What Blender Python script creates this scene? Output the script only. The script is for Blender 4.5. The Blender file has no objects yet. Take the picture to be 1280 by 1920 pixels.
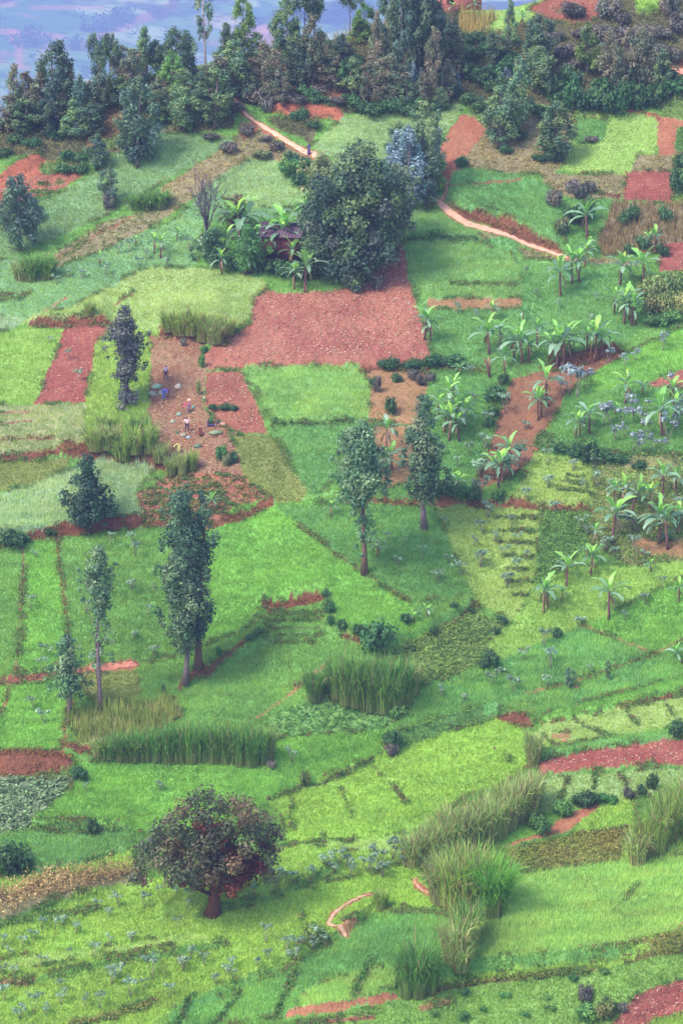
import bpy, math, random
import numpy as np
from mathutils import Vector

# ------------------------------------------------------------------ camera, light, exposure
scene = bpy.context.scene
C = scene.collection
ZC = 120.0
PITCH = math.radians(13.0)
FPX = 6600.0
cam_d = bpy.data.cameras.new('camera')
cam = bpy.data.objects.new('camera', cam_d)
C.objects.link(cam)
cam.location = (0, 0, ZC)
cam.rotation_euler = (math.pi/2 - PITCH, 0, 0)
cam_d.sensor_fit = 'VERTICAL'
cam_d.sensor_height = 36.0
cam_d.lens = FPX/1920.0*36.0
cam_d.clip_start = 1.0
cam_d.clip_end = 16000.0
scene.camera = cam

SUN_EL, SUN_AZ = 50.0, 232.0
world = bpy.data.worlds.new("World")
scene.world = world
world.use_nodes = True
nt = world.node_tree
nt.nodes.clear()
sky = nt.nodes.new('ShaderNodeTexSky')
sky.sky_type = 'NISHITA'
sky.sun_disc = False
sky.sun_elevation = math.radians(SUN_EL)
sky.sun_rotation = math.radians(SUN_AZ)
sky.air_density = 1.2
sky.dust_density = 2.0
bg = nt.nodes.new('ShaderNodeBackground')
bg.inputs['Strength'].default_value = 0.15
wo = nt.nodes.new('ShaderNodeOutputWorld')
nt.links.new(sky.outputs[0], bg.inputs[0])
nt.links.new(bg.outputs[0], wo.inputs[0])

sd = bpy.data.lights.new('sun', 'SUN')
sd.energy = 1.75
sd.angle = math.radians(14.0)
sd.color = (1.0, 0.93, 0.80)
sun = bpy.data.objects.new('sun', sd)
C.objects.link(sun)
_e, _a = math.radians(SUN_EL), math.radians(SUN_AZ)
_dir = Vector((math.sin(_a)*math.cos(_e), math.cos(_a)*math.cos(_e), math.sin(_e)))
sun.rotation_euler = _dir.to_track_quat('Z', 'Y').to_euler()

scene.view_settings.view_transform = 'Standard'
scene.view_settings.look = 'None'
scene.view_settings.gamma = 1.0
scene.view_settings.use_curve_mapping = False
scene.view_settings.exposure = 1.0
scene.cycles.max_bounces = 6
scene.cycles.diffuse_bounces = 3
scene.cycles.transmission_bounces = 3
scene.cycles.transparent_max_bounces = 4
scene.cycles.volume_bounces = 1
scene.cycles.use_denoising = True

RND = random.Random(7)
RS = np.random.RandomState(11)

# ------------------------------------------------------------------ colours
GAIN = 1.0
def lin(c):
    c = np.asarray(c, float)/255.0
    return np.where(c <= 0.04045, c/12.92, ((c+0.055)/1.055)**2.4)
def alb(c):
    """surface colour estimated from how the sunlit thing looks"""
    a = lin(c)*GAIN
    return np.clip(a, 0.006, 0.85)

# ------------------------------------------------------------------ noise
_LAT = np.random.RandomState(3).rand(256, 256)
def vnoise(x, y, seed=0):
    x = np.asarray(x, float) + seed*17.37
    y = np.asarray(y, float) + seed*5.91
    xi = np.floor(x).astype(int); yi = np.floor(y).astype(int)
    fx = x-xi; fy = y-yi
    fx = fx*fx*(3-2*fx); fy = fy*fy*(3-2*fy)
    a = _LAT[yi % 256, xi % 256]; b = _LAT[yi % 256, (xi+1) % 256]
    c = _LAT[(yi+1) % 256, xi % 256]; d = _LAT[(yi+1) % 256, (xi+1) % 256]
    return ((a*(1-fx)+b*fx)*(1-fy) + (c*(1-fx)+d*fx)*fy)*2-1

def smooth(t):
    t = np.clip(t, 0, 1)
    return t*t*(3-2*t)

# ------------------------------------------------------------------ the hill (a heightfield known through the view rays)
_TV = [-400, -100, 0, 200, 330, 460, 600, 740, 850, 960, 1060, 1150, 1300, 1400, 1500, 1700, 1920, 2200, 2600]
_TY = [520, 485, 470, 445, 431, 418, 401, 385, 375, 365, 356.5, 350, 338, 330, 322, 306, 290, 270, 245]
_CRU = [-1500, -400, -240, -100, 0, 60, 150, 250, 350, 420, 480, 600, 660, 720, 800, 860, 940, 1000, 1060, 1280, 1520, 2800]
_CRV = [480, 360, 320, 270, 232, 205, 178, 158, 138, 118, 96, 84, 68, 52, 32, 19, 19, 4, -20, -60, -90, -160]
def crest(u):
    return np.interp(u, _CRU, _CRV)
def baseY(u, v):
    Y = np.interp(v, _TV, _TY)
    # left flank of the spur sits further back, gully in the middle, soft bumps
    k = smooth((900-v)/700)
    Y = Y + k*7.0*smooth((420-u)/600)
    Y = Y + 3.0*smooth((u-700)/600)*smooth((1300-v)/400)*smooth((v-900)/300)
    Y = Y + 1.8*vnoise(u/260, v/240, 1) + 0.6*vnoise(u/95, v/85, 2) + 0.12*vnoise(u/36, v/30, 4)
    k2 = smooth((v-1080)/260)
    dg = v+(.06+.28*k2)*u
    Y = Y + 1.1*k2*vnoise(u/420+3, dg/95, 6)
    Y = Y + .13*np.sin(2*np.pi*(dg+9*vnoise(u/110, v/60, 7))/(26+8*k2))*(.5+.5*vnoise(u/150, v/110, 8))
    g = np.interp(u, [480, 560, 725, 830, 930, 1000, 1280], [1500, 1480, 1412, 1365, 1330, 1370, 1300])
    Y = Y + 1.6*np.exp(-((v-g+10)/55.0)**2)*smooth((u-420)/120)
    return Y
def ray_point(u, v, Y):
    x = (u-640.0)/FPX; y = -(v-960.0)/FPX
    t = Y/(math.cos(PITCH)+y*math.sin(PITCH))
    return np.stack([t*x, Y+0*x, ZC+t*(-math.sin(PITCH)+y*math.cos(PITCH))], -1)

# terrace banks: polyline (left to right), height in metres, reach uphill in px
BANKS = [
    ([(60,612),(200,612)], .9, 60), ([(290,632),(420,648)], 1.0, 60), ([(0,600),(45,606)], .4, 40),
    ([(385,692),(470,692),(690,690),(810,688)], .5, 70), ([(755,452),(900,455),(965,480)], .5, 50),
    ([(800,575),(980,578)], .4, 60), ([(838,382),(900,415),(960,435),(1045,465)], 1.0, 50),
    ([(110,862),(170,868),(310,882)], 1.1, 60), ([(0,866),(130,870)], .4, 40),
    ([(-60,1030),(60,1012),(160,1000),(265,992)], .9, 50), ([(330,1000),(400,990),(515,948)], .7, 60),
    ([(560,940),(700,948),(830,950),(1110,958)], .8, 60), ([(1000,845),(1060,850),(1120,878),(1280,880)], 1.0, 60),
    ([(950,708),(1060,690),(1160,668)], .8, 60), ([(820,655),(930,672)], .3, 40),
    ([(485,1140),(560,1128),(620,1118)], 1.1, 50), ([(0,1286),(120,1278),(255,1253)], .7, 40),
    ([(340,1296),(400,1268),(495,1210)], 1.0, 45), ([(600,1200),(640,1196),(690,1215),(760,1212),(890,1140)], .7, 40),
    ([(-60,1452),(60,1450),(140,1458)], 1.2, 45), ([(130,1425),(330,1430),(510,1425)], .4, 40),
    ([(60,1560),(240,1566)], .6, 40), ([(725,1420),(760,1398),(830,1375),(930,1345)], 1.0, 50),
    ([(925,1345),(1000,1368)], .6, 30), ([(1020,1360),(1120,1345),(1280,1300),(1340,1290)], .5, 30),
    ([(1005,1432),(1100,1414),(1280,1390),(1340,1380)], .5, 30), ([(1010,1460),(1280,1440),(1340,1436)], .4, 30),
    ([(955,1640),(1100,1622),(1280,1600),(1340,1596)], .6, 60), ([(800,1855),(900,1828),(1040,1812),(1160,1806),(1290,1780)], 1.1, 50),
    ([(300,1722),(400,1700),(560,1660),(640,1640)], .7, 60), ([(-60,1850),(120,1842),(300,1800),(420,1780)], .5, 60),
    ([(280,1945),(440,1862),(560,1803),(640,1762),(700,1714)], .9, 40), ([(-60,1745),(60,1715),(160,1690),(280,1662)], .7, 50),
    ([(540,1915),(640,1898),(740,1878)], .6, 40), ([(500,1505),(600,1475),(725,1425)], .5, 60),
    ([(60,1650),(250,1606)], .4, 40), ([(560,1590),(700,1570),(780,1545)], .3, 40),
    ([(300,392),(400,352),(470,310)], .5, 30), ([(585,300),(640,290),(760,300)], .5, 40), ([(1075,224),(1230,230)], .7, 30),
    ([(515,215),(640,232)], 1.0, 30), ([(560,180),(690,166)], 1.2, 30), ([(840,350),(1060,352)], .3, 30),
    ([(0,345),(80,312)], .9, 30), ([(1060,400),(1160,385)], .3, 30), ([(505,800),(650,798)], .3, 40),
]
def row_phase(u, v):
    return v+(.04+.26*smooth((v-1080)/260))*u+3*vnoise(u/90, v/50, 12)
def bank_z(u, v):
    z = np.zeros(np.broadcast(u, v).shape)
    for pts, h, fall in BANKS:
        xs = [p[0] for p in pts]; ys = [p[1] for p in pts]
        vl = np.interp(u, xs, ys) + 2.2*vnoise(u/45, 0*u, 9)
        d = vl-v
        w = smooth(d/11.0)*np.exp(-np.clip(d-11, 0, None)/fall)
        w = w*smooth((u-xs[0]+12)/24)*smooth((xs[-1]+12-u)/24)
        z = z+h*w
    return z
def ground(u, v):
    u = np.asarray(u, float); v = np.asarray(v, float)
    P = ray_point(u, v, baseY(u, v))
    P[..., 2] += bank_z(u, v) + 0.05*vnoise(u/9, v/7, 5)
    return P
def project(P):
    x = P[..., 0]; y = P[..., 1]; z = P[..., 2]-ZC
    f = y*math.cos(PITCH) - z*math.sin(PITCH)
    up = y*math.sin(PITCH) + z*math.cos(PITCH)
    return 640+FPX*x/f, 960-FPX*up/f
def at(u, v):
    """point of the hill seen at photo pixel u, v"""
    vv = float(v)
    for _ in range(6):
        P = ground(u, vv)
        vv += (v-float(project(P)[1]))*0.8
    return Vector([float(a) for a in ground(u, vv)])
def ppm(P):
    return FPX/(P[1]*math.cos(PITCH)-(P[2]-ZC)*math.sin(PITCH))

# ------------------------------------------------------------------ mesh helpers
def np_mesh(name, V, faces, col=None, n=None):
    """V (N,3); faces (M,k) int array, k constant, or list of such arrays"""
    me = bpy.data.meshes.new(name)
    fl = faces if isinstance(faces, list) else [faces]
    fl = [np.asarray(f, np.int32) for f in fl if len(f)]
    me.vertices.add(len(V))
    me.vertices.foreach_set('co', np.ascontiguousarray(V, np.float32).ravel())
    loops = np.concatenate([f.ravel() for f in fl])
    sizes = np.concatenate([np.full(len(f), f.shape[1], np.int32) for f in fl])
    starts = np.concatenate([[0], np.cumsum(sizes)[:-1]]).astype(np.int32)
    me.loops.add(len(loops)); me.loops.foreach_set('vertex_index', loops)
    me.polygons.add(len(sizes))
    me.polygons.foreach_set('loop_start', starts)
    try: me.polygons.foreach_set('loop_total', sizes)
    except Exception: pass
    me.update(calc_edges=True)
    if col is not None:
        a = me.attributes.new('col', 'FLOAT_COLOR', 'POINT')
        cc = np.ones((len(V), 4), np.float32); cc[:, :3] = col
        a.data.foreach_set('color', cc.ravel())
    me.validate()
    return me

def link(name, me, mat=None, parent=None, smooth_=False):
    o = bpy.data.objects.new(name, me)
    C.objects.link(o)
    if mat is not None and not me.materials: me.materials.append(mat)
    if smooth_: me.polygons.foreach_set('use_smooth', [True]*len(me.polygons))
    if parent is not None: o.parent = parent
    return o
def tag(o, label=None, cat=None, group=None, kind=None):
    if label: o['label'] = label
    if cat: o['category'] = cat
    if group: o['group'] = group
    if kind: o['kind'] = kind
    return o
def empty(name, loc=(0, 0, 0)):
    o = bpy.data.objects.new(name, None)
    o.empty_display_size = 0.3
    o.location = loc
    C.objects.link(o)
    return o

class MB:
    """collects tubes and boxes as one mesh with per-vertex colour"""
    def __init__(s): s.V = []; s.Q = []; s.col = []
    def add(s, V, Q, col):
        o = sum(len(a) for a in s.V)
        s.V.append(np.asarray(V, float)); s.Q.append(np.asarray(Q)+o)
        c = np.asarray(col, float)
        s.col.append(np.broadcast_to(c, (len(V), 3)).copy())
    def tube(s, pts, rad, col, sides=7, cap=True):
        pts = np.asarray(pts, float); n = len(pts)
        rad = np.broadcast_to(np.asarray(rad, float), (n,))
        t = np.gradient(pts, axis=0)
        t /= np.linalg.norm(t, axis=1)[:, None]+1e-9
        ref = np.where(np.abs(t[:, 2:3]) > .9, np.array([[1., 0, 0]]), np.array([[0, 0, 1.]]))
        a = np.cross(t, ref); a /= np.linalg.norm(a, axis=1)[:, None]+1e-9
        b = np.cross(t, a)
        for i in range(1, n):   # keep frames aligned
            if np.dot(a[i], a[i-1]) < 0: a[i] *= -1; b[i] *= -1
        th = np.linspace(0, 2*np.pi, sides, endpoint=False)
        V = pts[:, None]+rad[:, None, None]*(np.cos(th)[None, :, None]*a[:, None]+np.sin(th)[None, :, None]*b[:, None])
        V = V.reshape(-1, 3)
        Q = []
        for i in range(n-1):
            for j in range(sides):
                k = (j+1) % sides
                Q.append((i*sides+j, i*sides+k, (i+1)*sides+k, (i+1)*sides+j))
        if cap:
            V = np.vstack([V, pts[:1], pts[-1:]])
            p0, p1 = len(V)-2, len(V)-1
            for j in range(0, sides):
                k = (j+1) % sides
                Q.append((k, j, p0, p0)); Q.append(((n-1)*sides+j, (n-1)*sides+k, p1, p1))
        s.add(V, np.array(Q), col)
    def box(s, c, d, col, rz=0.0):
        c = np.array(c, float); d = np.array(d, float)/2
        V = np.array([[x, y, z] for x in (-1, 1) for y in (-1, 1) for z in (-1, 1)], float)*d
        cs, sn = math.cos(rz), math.sin(rz)
        V = np.stack([V[:, 0]*cs-V[:, 1]*sn, V[:, 0]*sn+V[:, 1]*cs, V[:, 2]], -1)+c
        Q = [(0, 1, 3, 2), (4, 6, 7, 5), (0, 4, 5, 1), (2, 3, 7, 6), (0, 2, 6, 4), (1, 5, 7, 3)]
        s.add(V, Q, col)
    def mesh(s, name):
        V = np.vstack(s.V); Q = np.vstack(s.Q); col = np.vstack(s.col)
        tri = Q[Q[:, 2] == Q[:, 3]][:, :3]; q = Q[Q[:, 2] != Q[:, 3]]
        return np_mesh(name, V, [q, tri], col)

# ------------------------------------------------------------------ materials
def mat_attr(name, rough=0.8, transl=0.0, noise=0.0, nscale=3.0, bump=0.0, bscale=10.0, spec=0.3, rnd=0.0, sheen=0.0, hue=0.0):
    m = bpy.data.materials.new(name); m.use_nodes = True
    n = m.node_tree; n.nodes.clear(); L = n.links
    out = n.nodes.new('ShaderNodeOutputMaterial')
    at_ = n.nodes.new('ShaderNodeAttribute'); at_.attribute_name = 'col'
    c = at_.outputs['Color']
    geo = n.nodes.new('ShaderNodeNewGeometry')
    if noise:
        tn = n.nodes.new('ShaderNodeTexNoise'); tn.inputs['Scale'].default_value = nscale
        tn.inputs['Detail'].default_value = 6; tn.inputs['Roughness'].default_value = .7
        L.new(geo.outputs['Position'], tn.inputs['Vector'])
        mr = n.nodes.new('ShaderNodeMapRange')
        mr.inputs['From Min'].default_value = .3; mr.inputs['From Max'].default_value = .7
        mr.inputs['To Min'].default_value = 1-noise; mr.inputs['To Max'].default_value = 1+noise
        L.new(tn.outputs['Fac'], mr.inputs['Value'])
        vm = n.nodes.new('ShaderNodeVectorMath'); vm.operation = 'SCALE'
        L.new(c, vm.inputs[0]); L.new(mr.outputs[0], vm.inputs['Scale'])
        c = vm.outputs[0]
    if rnd or hue:
        oi = n.nodes.new('ShaderNodeObjectInfo')
        hs = n.nodes.new('ShaderNodeHueSaturation')
        m1 = n.nodes.new('ShaderNodeMapRange'); m1.inputs['To Min'].default_value = 1-rnd; m1.inputs['To Max'].default_value = 1+rnd
        L.new(oi.outputs['Random'], m1.inputs['Value']); L.new(m1.outputs[0], hs.inputs['Value'])
        mm = n.nodes.new('ShaderNodeMath'); mm.operation = 'MULTIPLY'; mm.inputs[1].default_value = 7.31
        L.new(oi.outputs['Random'], mm.inputs[0])
        fr = n.nodes.new('ShaderNodeMath'); fr.operation = 'FRACT'; L.new(mm.outputs[0], fr.inputs[0])
        m2 = n.nodes.new('ShaderNodeMapRange'); m2.inputs['To Min'].default_value = .5-hue; m2.inputs['To Max'].default_value = .5+hue
        L.new(fr.outputs[0], m2.inputs['Value']); L.new(m2.outputs[0], hs.inputs['Hue'])
        L.new(c, hs.inputs['Color']); c = hs.outputs[0]
    p = n.nodes.new('ShaderNodeBsdfPrincipled')
    p.inputs['Roughness'].default_value = rough
    p.inputs['Specular IOR Level'].default_value = spec
    L.new(c, p.inputs['Base Color'])
    if bump:
        b2 = n.nodes.new('ShaderNodeTexNoise'); b2.inputs['Scale'].default_value = bscale
        b2.inputs['Detail'].default_value = 5
        L.new(geo.outputs['Position'], b2.inputs['Vector'])
        bp = n.nodes.new('ShaderNodeBump'); bp.inputs['Strength'].default_value = bump; bp.inputs['Distance'].default_value = .15
        L.new(b2.outputs['Fac'], bp.inputs['Height']); L.new(bp.outputs[0], p.inputs['Normal'])
    sh = p.outputs[0]
    if transl:
        tr = n.nodes.new('ShaderNodeBsdfTranslucent'); L.new(c, tr.inputs['Color'])
        mx = n.nodes.new('ShaderNodeMixShader'); mx.inputs[0].default_value = transl
        L.new(sh, mx.inputs[1]); L.new(tr.outputs[0], mx.inputs[2]); sh = mx.outputs[0]
    L.new(sh, out.inputs['Surface'])
    return m
M_GROUND = mat_attr('earth_and_turf', rough=.95, noise=.34, nscale=3.2, bump=.8, bscale=6.0, spec=.1)
M_CROP = mat_attr('crop_blades', rough=.7, transl=.35, spec=.2)
M_LEAF = mat_attr('tree_leaves', rough=.6, transl=.25, spec=.3, rnd=.26, hue=.018)
M_REED = mat_attr('reed_blades', rough=.6, transl=.5, spec=.25, rnd=.12, hue=.01)
M_BANANA = mat_attr('banana_leaves', rough=.42, transl=.3, spec=.5, rnd=.1, hue=.01)
M_BARK = mat_attr('bark', rough=.9, noise=.3, nscale=5, bump=.5, bscale=9, spec=.1, rnd=.1)
M_CLOTH = mat_attr('cloth', rough=.9, noise=.12, nscale=9, spec=.1)
M_SKIN = mat_attr('skin', rough=.6, spec=.3)
M_WALL = mat_attr('wall_surface', rough=.9, noise=.25, nscale=4, bump=.4, bscale=14, spec=.1)
M_PATH = mat_attr('trodden_earth', rough=.95, noise=.16, nscale=3.0, bump=.4, bscale=6, spec=.1)
M_FAR = mat_attr('far_hill_fields', rough=1.0, noise=.12, nscale=.02, spec=.0)
# ------------------------------------------------------------------ what grows where
# name: colour A, colour B, ground colour, crop kind, crop height (m), density
TY = {
 'gmid':   ((104,160,88),(120,172,84),(110,158,84),'c',0.31,1),
 'gbright':((120,182,78),(104,168,82),(118,172,78),'c',0.31,1),
 'gcool':  ((98,160,100),(116,170,98),(106,156,92),'c',0.33,1),
 'gcool2': ((92,154,90),(112,166,86),(100,150,84),'c',0.31,1),
 'gteal':  ((104,172,110),(126,186,100),(110,166,98),'c',0.41,1),
 'gpale':  ((126,180,112),(146,190,104),(128,172,102),'c',0.37,1),
 'gstripe':((112,170,104),(136,180,104),(118,162,98),'c',0.37,1),
 'gup':    ((112,156,116),(128,166,112),(118,152,108),'c',0.30,1),
 'gtealU': ((112,166,126),(130,176,120),(120,160,114),'c',0.30,1),
 'paleU':  ((136,174,122),(148,182,128),(136,168,118),'c',0.30,1),
 'pale':   ((148,180,158),(138,174,150),(144,170,144),'c',0.33,1),
 'paleblue':((138,184,154),(156,190,160),(146,172,140),'c',0.44,1),
 'palewheat':((156,184,130),(134,174,136),(164,164,124),'c',0.37,.8),
 'paleg':  ((136,190,112),(152,196,116),(140,184,104),'c',0.41,1),
 'palegreen':((132,174,112),(150,184,118),(140,168,106),'g',.25,.8),
 'spur':   ((138,176,108),(156,182,116),(146,172,108),'c',0.30,.9),
 'limeY':  ((142,188,90),(124,176,84),(142,176,90),'c',0.30,.9),
 'ygreen': ((124,174,84),(140,182,90),(150,176,90),'c',0.44,.9),
 'LIME':   ((144,190,76),(126,176,72),(138,178,76),'g',.28,1),
 'lime':   ((132,182,78),(146,188,84),(136,174,80),'g',.3,1),
 'limerow':((128,174,84),(142,178,86),(136,160,84),'g',.25,.7),
 'limepl': ((136,182,94),(150,188,90),(146,170,98),'g',.22,.7),
 'gyel':   ((134,180,96),(156,190,100),(140,172,92),'g',.2,.9),
 'scrub':  ((84,104,74),(116,118,82),(104,100,76),'s',.7,.9),
 'scrubred':((96,98,76),(128,100,84),(120,84,74),'s',.6,.7),
 'dryolive':((128,138,90),(152,140,104),(140,130,98),'s',.25,.5),
 'dryscrub':((140,122,92),(118,126,84),(148,112,88),'s',.5,.7),
 'olivebr':((112,140,64),(136,138,78),(116,122,66),'s',.3,1),
 'brush':  ((92,140,80),(120,160,84),(108,132,78),'s',.5,1),
 'brushdk':((84,138,74),(98,150,76),(92,130,70),'s',.45,1),
 'gmixed': ((122,174,80),(106,158,76),(124,160,82),'g',.22,.9),
 'mixsoil':((104,150,80),(128,164,86),(132,132,88),'s',.4,.75),
 'soil':   ((182,112,98),(164,96,86),(176,106,94),'w',.1,.5),
 'soildk': ((116,96,60),(132,84,62),(118,76,60),'s',.28,.45),
 'rust':   ((150,112,80),(160,104,78),(166,100,80),'s',.22,.2),
 'soilpink':((198,128,106),(188,114,96),(194,120,102),'x',0,0),
 'soilred':((186,108,100),(166,88,84),(180,100,94),'w',.1,.35),
 'soilstraw':((196,124,112),(178,104,96),(188,112,102),'w',.12,.8),
 'soilwork':((176,134,112),(160,108,90),(176,122,104),'w',.14,.8),
 'soilolive':((124,152,74),(116,140,70),(122,130,74),'g',.2,1),
 'soilgrn':((134,144,84),(150,130,88),(154,118,86),'g',.12,.6),
 'soilflat':((166,112,92),(154,104,86),(166,112,92),'x',0,0),
 'bankbr': ((116,104,66),(132,88,70),(126,82,64),'s',.4,.7),
 'bankgr': ((94,128,64),(116,120,66),(110,100,64),'s',.4,.9),
 'hedge':  ((58,116,62),(76,132,66),(84,110,64),'b',.5,1),
 'darkline':((74,118,60),(92,128,62),(104,110,66),'b',.25,.9),
 'bean':   ((74,136,78),(92,152,84),(112,150,84),'b',.35,.5),
 'rowsdark':((88,112,70),(120,130,80),(160,104,86),'b',.3,.5),
 'potato': ((112,138,92),(138,146,104),(136,128,98),'b',.3,.6),
 'cabbage':((122,160,146),(96,138,122),(110,122,98),'k',.32,1),
 'stalks': ((146,130,104),(122,114,90),(132,118,92),'m',1.1,.8),
 'maize':  ((176,160,110),(146,144,96),(140,138,94),'m',1.8,1),
 'weeds':  ((128,150,84),(104,138,74),(130,124,80),'m',1.2,.8),
 'dryrow': ((178,160,138),(142,126,106),(146,140,104),'s',1.5,1.6),
}
TN = list(TY); TI = {k: i for i, k in enumerate(TN)}
OPS = []
def P(t, s): OPS.append(('p', TI[t], [tuple(map(float, a.split(','))) for a in s.split()], 0))
def Ln(t, w, s): OPS.append(('l', TI[t], [tuple(map(float, a.split(','))) for a in s.split()], w))
# ridge zone
P('scrub','-200,150 -200,-100 1480,-100 1480,205 1180,200 1080,205 900,190 860,190 800,205 640,215 600,220 440,190 440,240 300,260 170,300 0,300 -200,340')
P('gyel','905,60 940,18 1030,-5 1040,25 990,40 940,60')
P('soil','985,15 1110,-40 1130,30 1100,45 1040,42 985,18')
P('scrub','1040,20 1080,12 1075,22 1045,26')
P('lime','1180,-60 1255,-60 1250,22 1195,28 1185,0')
P('maize','865,27 932,30 915,60 862,65')
P('gyel','860,15 960,15 935,30 865,28')
P('maize','590,92 665,60 745,45 800,30 840,40 700,88 640,84 600,98')
P('maize','465,110 480,90 520,88 515,104')
P('scrubred','430,180 440,120 560,110 700,110 720,190 600,200')
Ln('soildk',11,'565,176 620,170 690,158')
Ln('soildk',12,'1230,112 1290,122')
Ln('rust',13,'515,206 560,214 640,224')
P('scrub','500,222 600,228 585,275 560,255 520,240')
P('dryolive','455,225 520,262 600,310 560,330 500,290 440,262')
P('rust','448,252 478,226 484,244 460,266')
P('soilpink','1225,215 1290,228 1290,292 1235,290')
Ln('rust',8,'1078,209 1180,216 1236,224')
P('dryscrub','95,255 240,185 252,240 205,266 160,300 90,312')
Ln('olivebr',9,'200,200 240,184')
Ln('soilpink',5,'345,262 375,262 400,255 440,262')
P('scrub','-200,240 60,240 160,255 150,300 0,300 -200,330')
# upper left slope
P('gup','170,330 210,290 260,270 300,248 430,258 460,268 400,290 330,330 240,385 120,440 40,475 -200,520 -200,400 0,395 90,372')
P('soil','75,318 165,300 155,332 100,362 0,395 -200,420 -200,350 0,360 60,335')
P('rust','-60,350 0,335 60,298 90,300 75,325 40,345 0,368')
for a in ('85,326 130,322','70,345 120,343','60,362 110,360'): Ln('darkline',4,a)
Ln('brush',14,'85,318 130,300 165,292 205,272 235,262')
Ln('darkline',10,'250,262 300,240 345,222')
P('dryolive','290,365 400,290 440,262 480,262 530,300 450,320 400,345 320,402 300,390')
P('potato','100,480 200,415 300,388 322,402 230,460 150,500 80,512')
Ln('soilflat',4,'95,492 150,462 245,406')
P('gtealU','80,520 330,410 400,345 470,300 510,300 570,345 600,390 560,400 380,420 370,500 280,508 130,566 0,566 -200,600 -200,520 40,480')
P('paleU','400,345 470,300 510,300 560,320 600,360 580,390 430,390')
Ln('bankgr',5,'-60,556 60,552'); P('bean','-40,560 50,560 10,580 -40,585')
# upper middle
P('paleU','585,278 620,242 650,222 720,208 830,210 850,216 800,285 720,302 600,292')
P('paleU','800,205 865,190 862,215 830,258 812,250')
P('soilpink','865,215 910,220 905,255 870,300 842,348 812,352 825,280 845,240')
P('brush','880,196 935,196 925,215 905,232 880,214')
P('dryolive','910,222 1075,205 1062,300 1035,332 850,332 870,300 905,255')
P('gyel','1075,216 1232,224 1230,280 1190,330 1050,322 1062,300')
P('gcool2','1075,222 1140,224 1130,262 1080,270')
P('dryolive','1195,290 1290,290 1290,322 1180,322')
P('soilred','1168,322 1266,320 1262,382 1168,376')
P('brush','1262,300 1300,290 1300,384 1262,380')
P('brush','1235,180 1300,190 1300,225 1240,220'); P('brushdk','1268,240 1300,236 1300,290 1264,286')
P('dryolive','1005,328 1172,328 1165,378 1100,382 1040,365')
Ln('soildk',6,'1115,366 1160,372')
P('gcool2','1060,400 1100,380 1160,376 1140,460 1060,482')
P('gcool','832,362 868,320 960,332 1010,345 1040,365 1062,400 1045,462 960,422 880,402')
Ln('soil',4,'840,358 900,350 978,343')
P('bankbr','832,378 880,402 960,426 1045,460 1060,482 1035,476 930,436 872,416')
P('dryolive','860,430 1035,482 1180,488 1200,500 1050,494 960,482 900,452')
P('stalks','1150,380 1300,384 1300,470 1130,482 1120,450')
P('soilred','1240,458 1300,450 1300,512 1232,510')
P('brush','1200,520 1300,510 1300,600 1200,612')
P('gcool','755,450 960,454 982,486 1180,500 1215,600 1165,655 950,700 940,690 830,692 805,660 790,600 765,500')
P('gstripe','758,450 900,456 960,478 982,545 975,575 790,575 765,500')
P('soilgrn','800,566 980,566 980,582 800,580')
Ln('darkline',5,'845,535 975,540')
P('gstripe','745,446 775,400 810,392 870,425 905,452')
P('gup','690,395 812,392 770,420 745,446 690,440')
Ln('hedge',5,'755,449 800,449 905,452')
P('soilstraw','475,560 500,548 560,550 640,545 690,520 735,455 758,455 765,520 790,600 812,682 690,690 460,692 385,694 385,665 470,610')
P('spur','-200,640 -200,590 0,575 130,562 280,502 380,505 490,520 500,540 476,560 470,600 425,640 380,640 250,622 180,602 60,612 0,602')
P('gtealU','0,566 130,560 240,520 130,590 60,600 0,596')
P('pale','-200,605 0,596 45,602 30,616 0,625 -200,645')
Ln('soilpink',4,'84,596 125,566'); Ln('soilflat',4,'215,572 250,550')
Ln('bankbr',11,'60,608 120,611 200,609 250,618'); Ln('bankbr',13,'300,630 360,636 420,646')
# left plots
P('limeY','-200,645 0,622 60,614 122,615 105,660 65,758 -200,765')
P('soilred','122,613 207,611 160,760 65,760 105,660')
P('ygreen','180,650 207,612 240,620 300,626 282,700 282,780 300,872 165,872 160,760')
P('palewheat','-200,765 65,760 160,762 162,850 0,862 -200,870')
Ln('soil',4,'0,776 62,774'); Ln('soil',4,'0,796 60,792'); Ln('bankbr',5,'0,828 100,826')
P('soilolive','-200,865 130,865 125,886 60,915 0,926 -200,935')
P('soildk','120,848 310,852 312,884 170,866 120,862')
Ln('bankbr',9,'0,862 120,856 200,850 310,860')
P('paleblue','-200,935 0,930 60,914 130,882 170,864 290,876 252,930 268,982 160,992 0,1012 -200,1040')
P('soilwork','282,630 385,640 386,700 382,765 430,810 455,816 450,862 460,902 330,906 300,872 278,780 282,700')
P('soil','386,698 455,695 505,816 430,812 385,765')
P('soilolive','430,815 510,818 580,930 560,946 500,942 460,902 450,862')
P('rowsdark','254,930 330,880 460,900 500,945 400,992 270,992')
for k in range(6): Ln('darkline',4,'%d,%d %d,%d'%(268,900+k*15,400+k*10,902+k*14))
P('gpale','458,690 672,686 694,720 690,790 512,798 485,740')
P('gcool','510,797 690,795 642,830 632,900 602,938 575,928')
Ln('hedge',5,'515,796 580,798 655,792')
P('soilgrn','676,690 806,688 822,720 792,800 690,792 694,720')
Ln('soildk',7,'676,694 720,690 806,696')
P('gcool2','806,690 935,700 922,800 892,942 822,942 640,942 660,840 690,795 792,800')
P('soilgrn','700,800 790,800 800,900 720,930 690,860')
P('soilflat','957,712 1150,662 1168,667 1112,702 1080,720 1060,790 1012,850 962,900 888,936 922,820')
P('soildk','1010,692 1150,655 1168,664 1120,680 1020,702')
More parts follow.
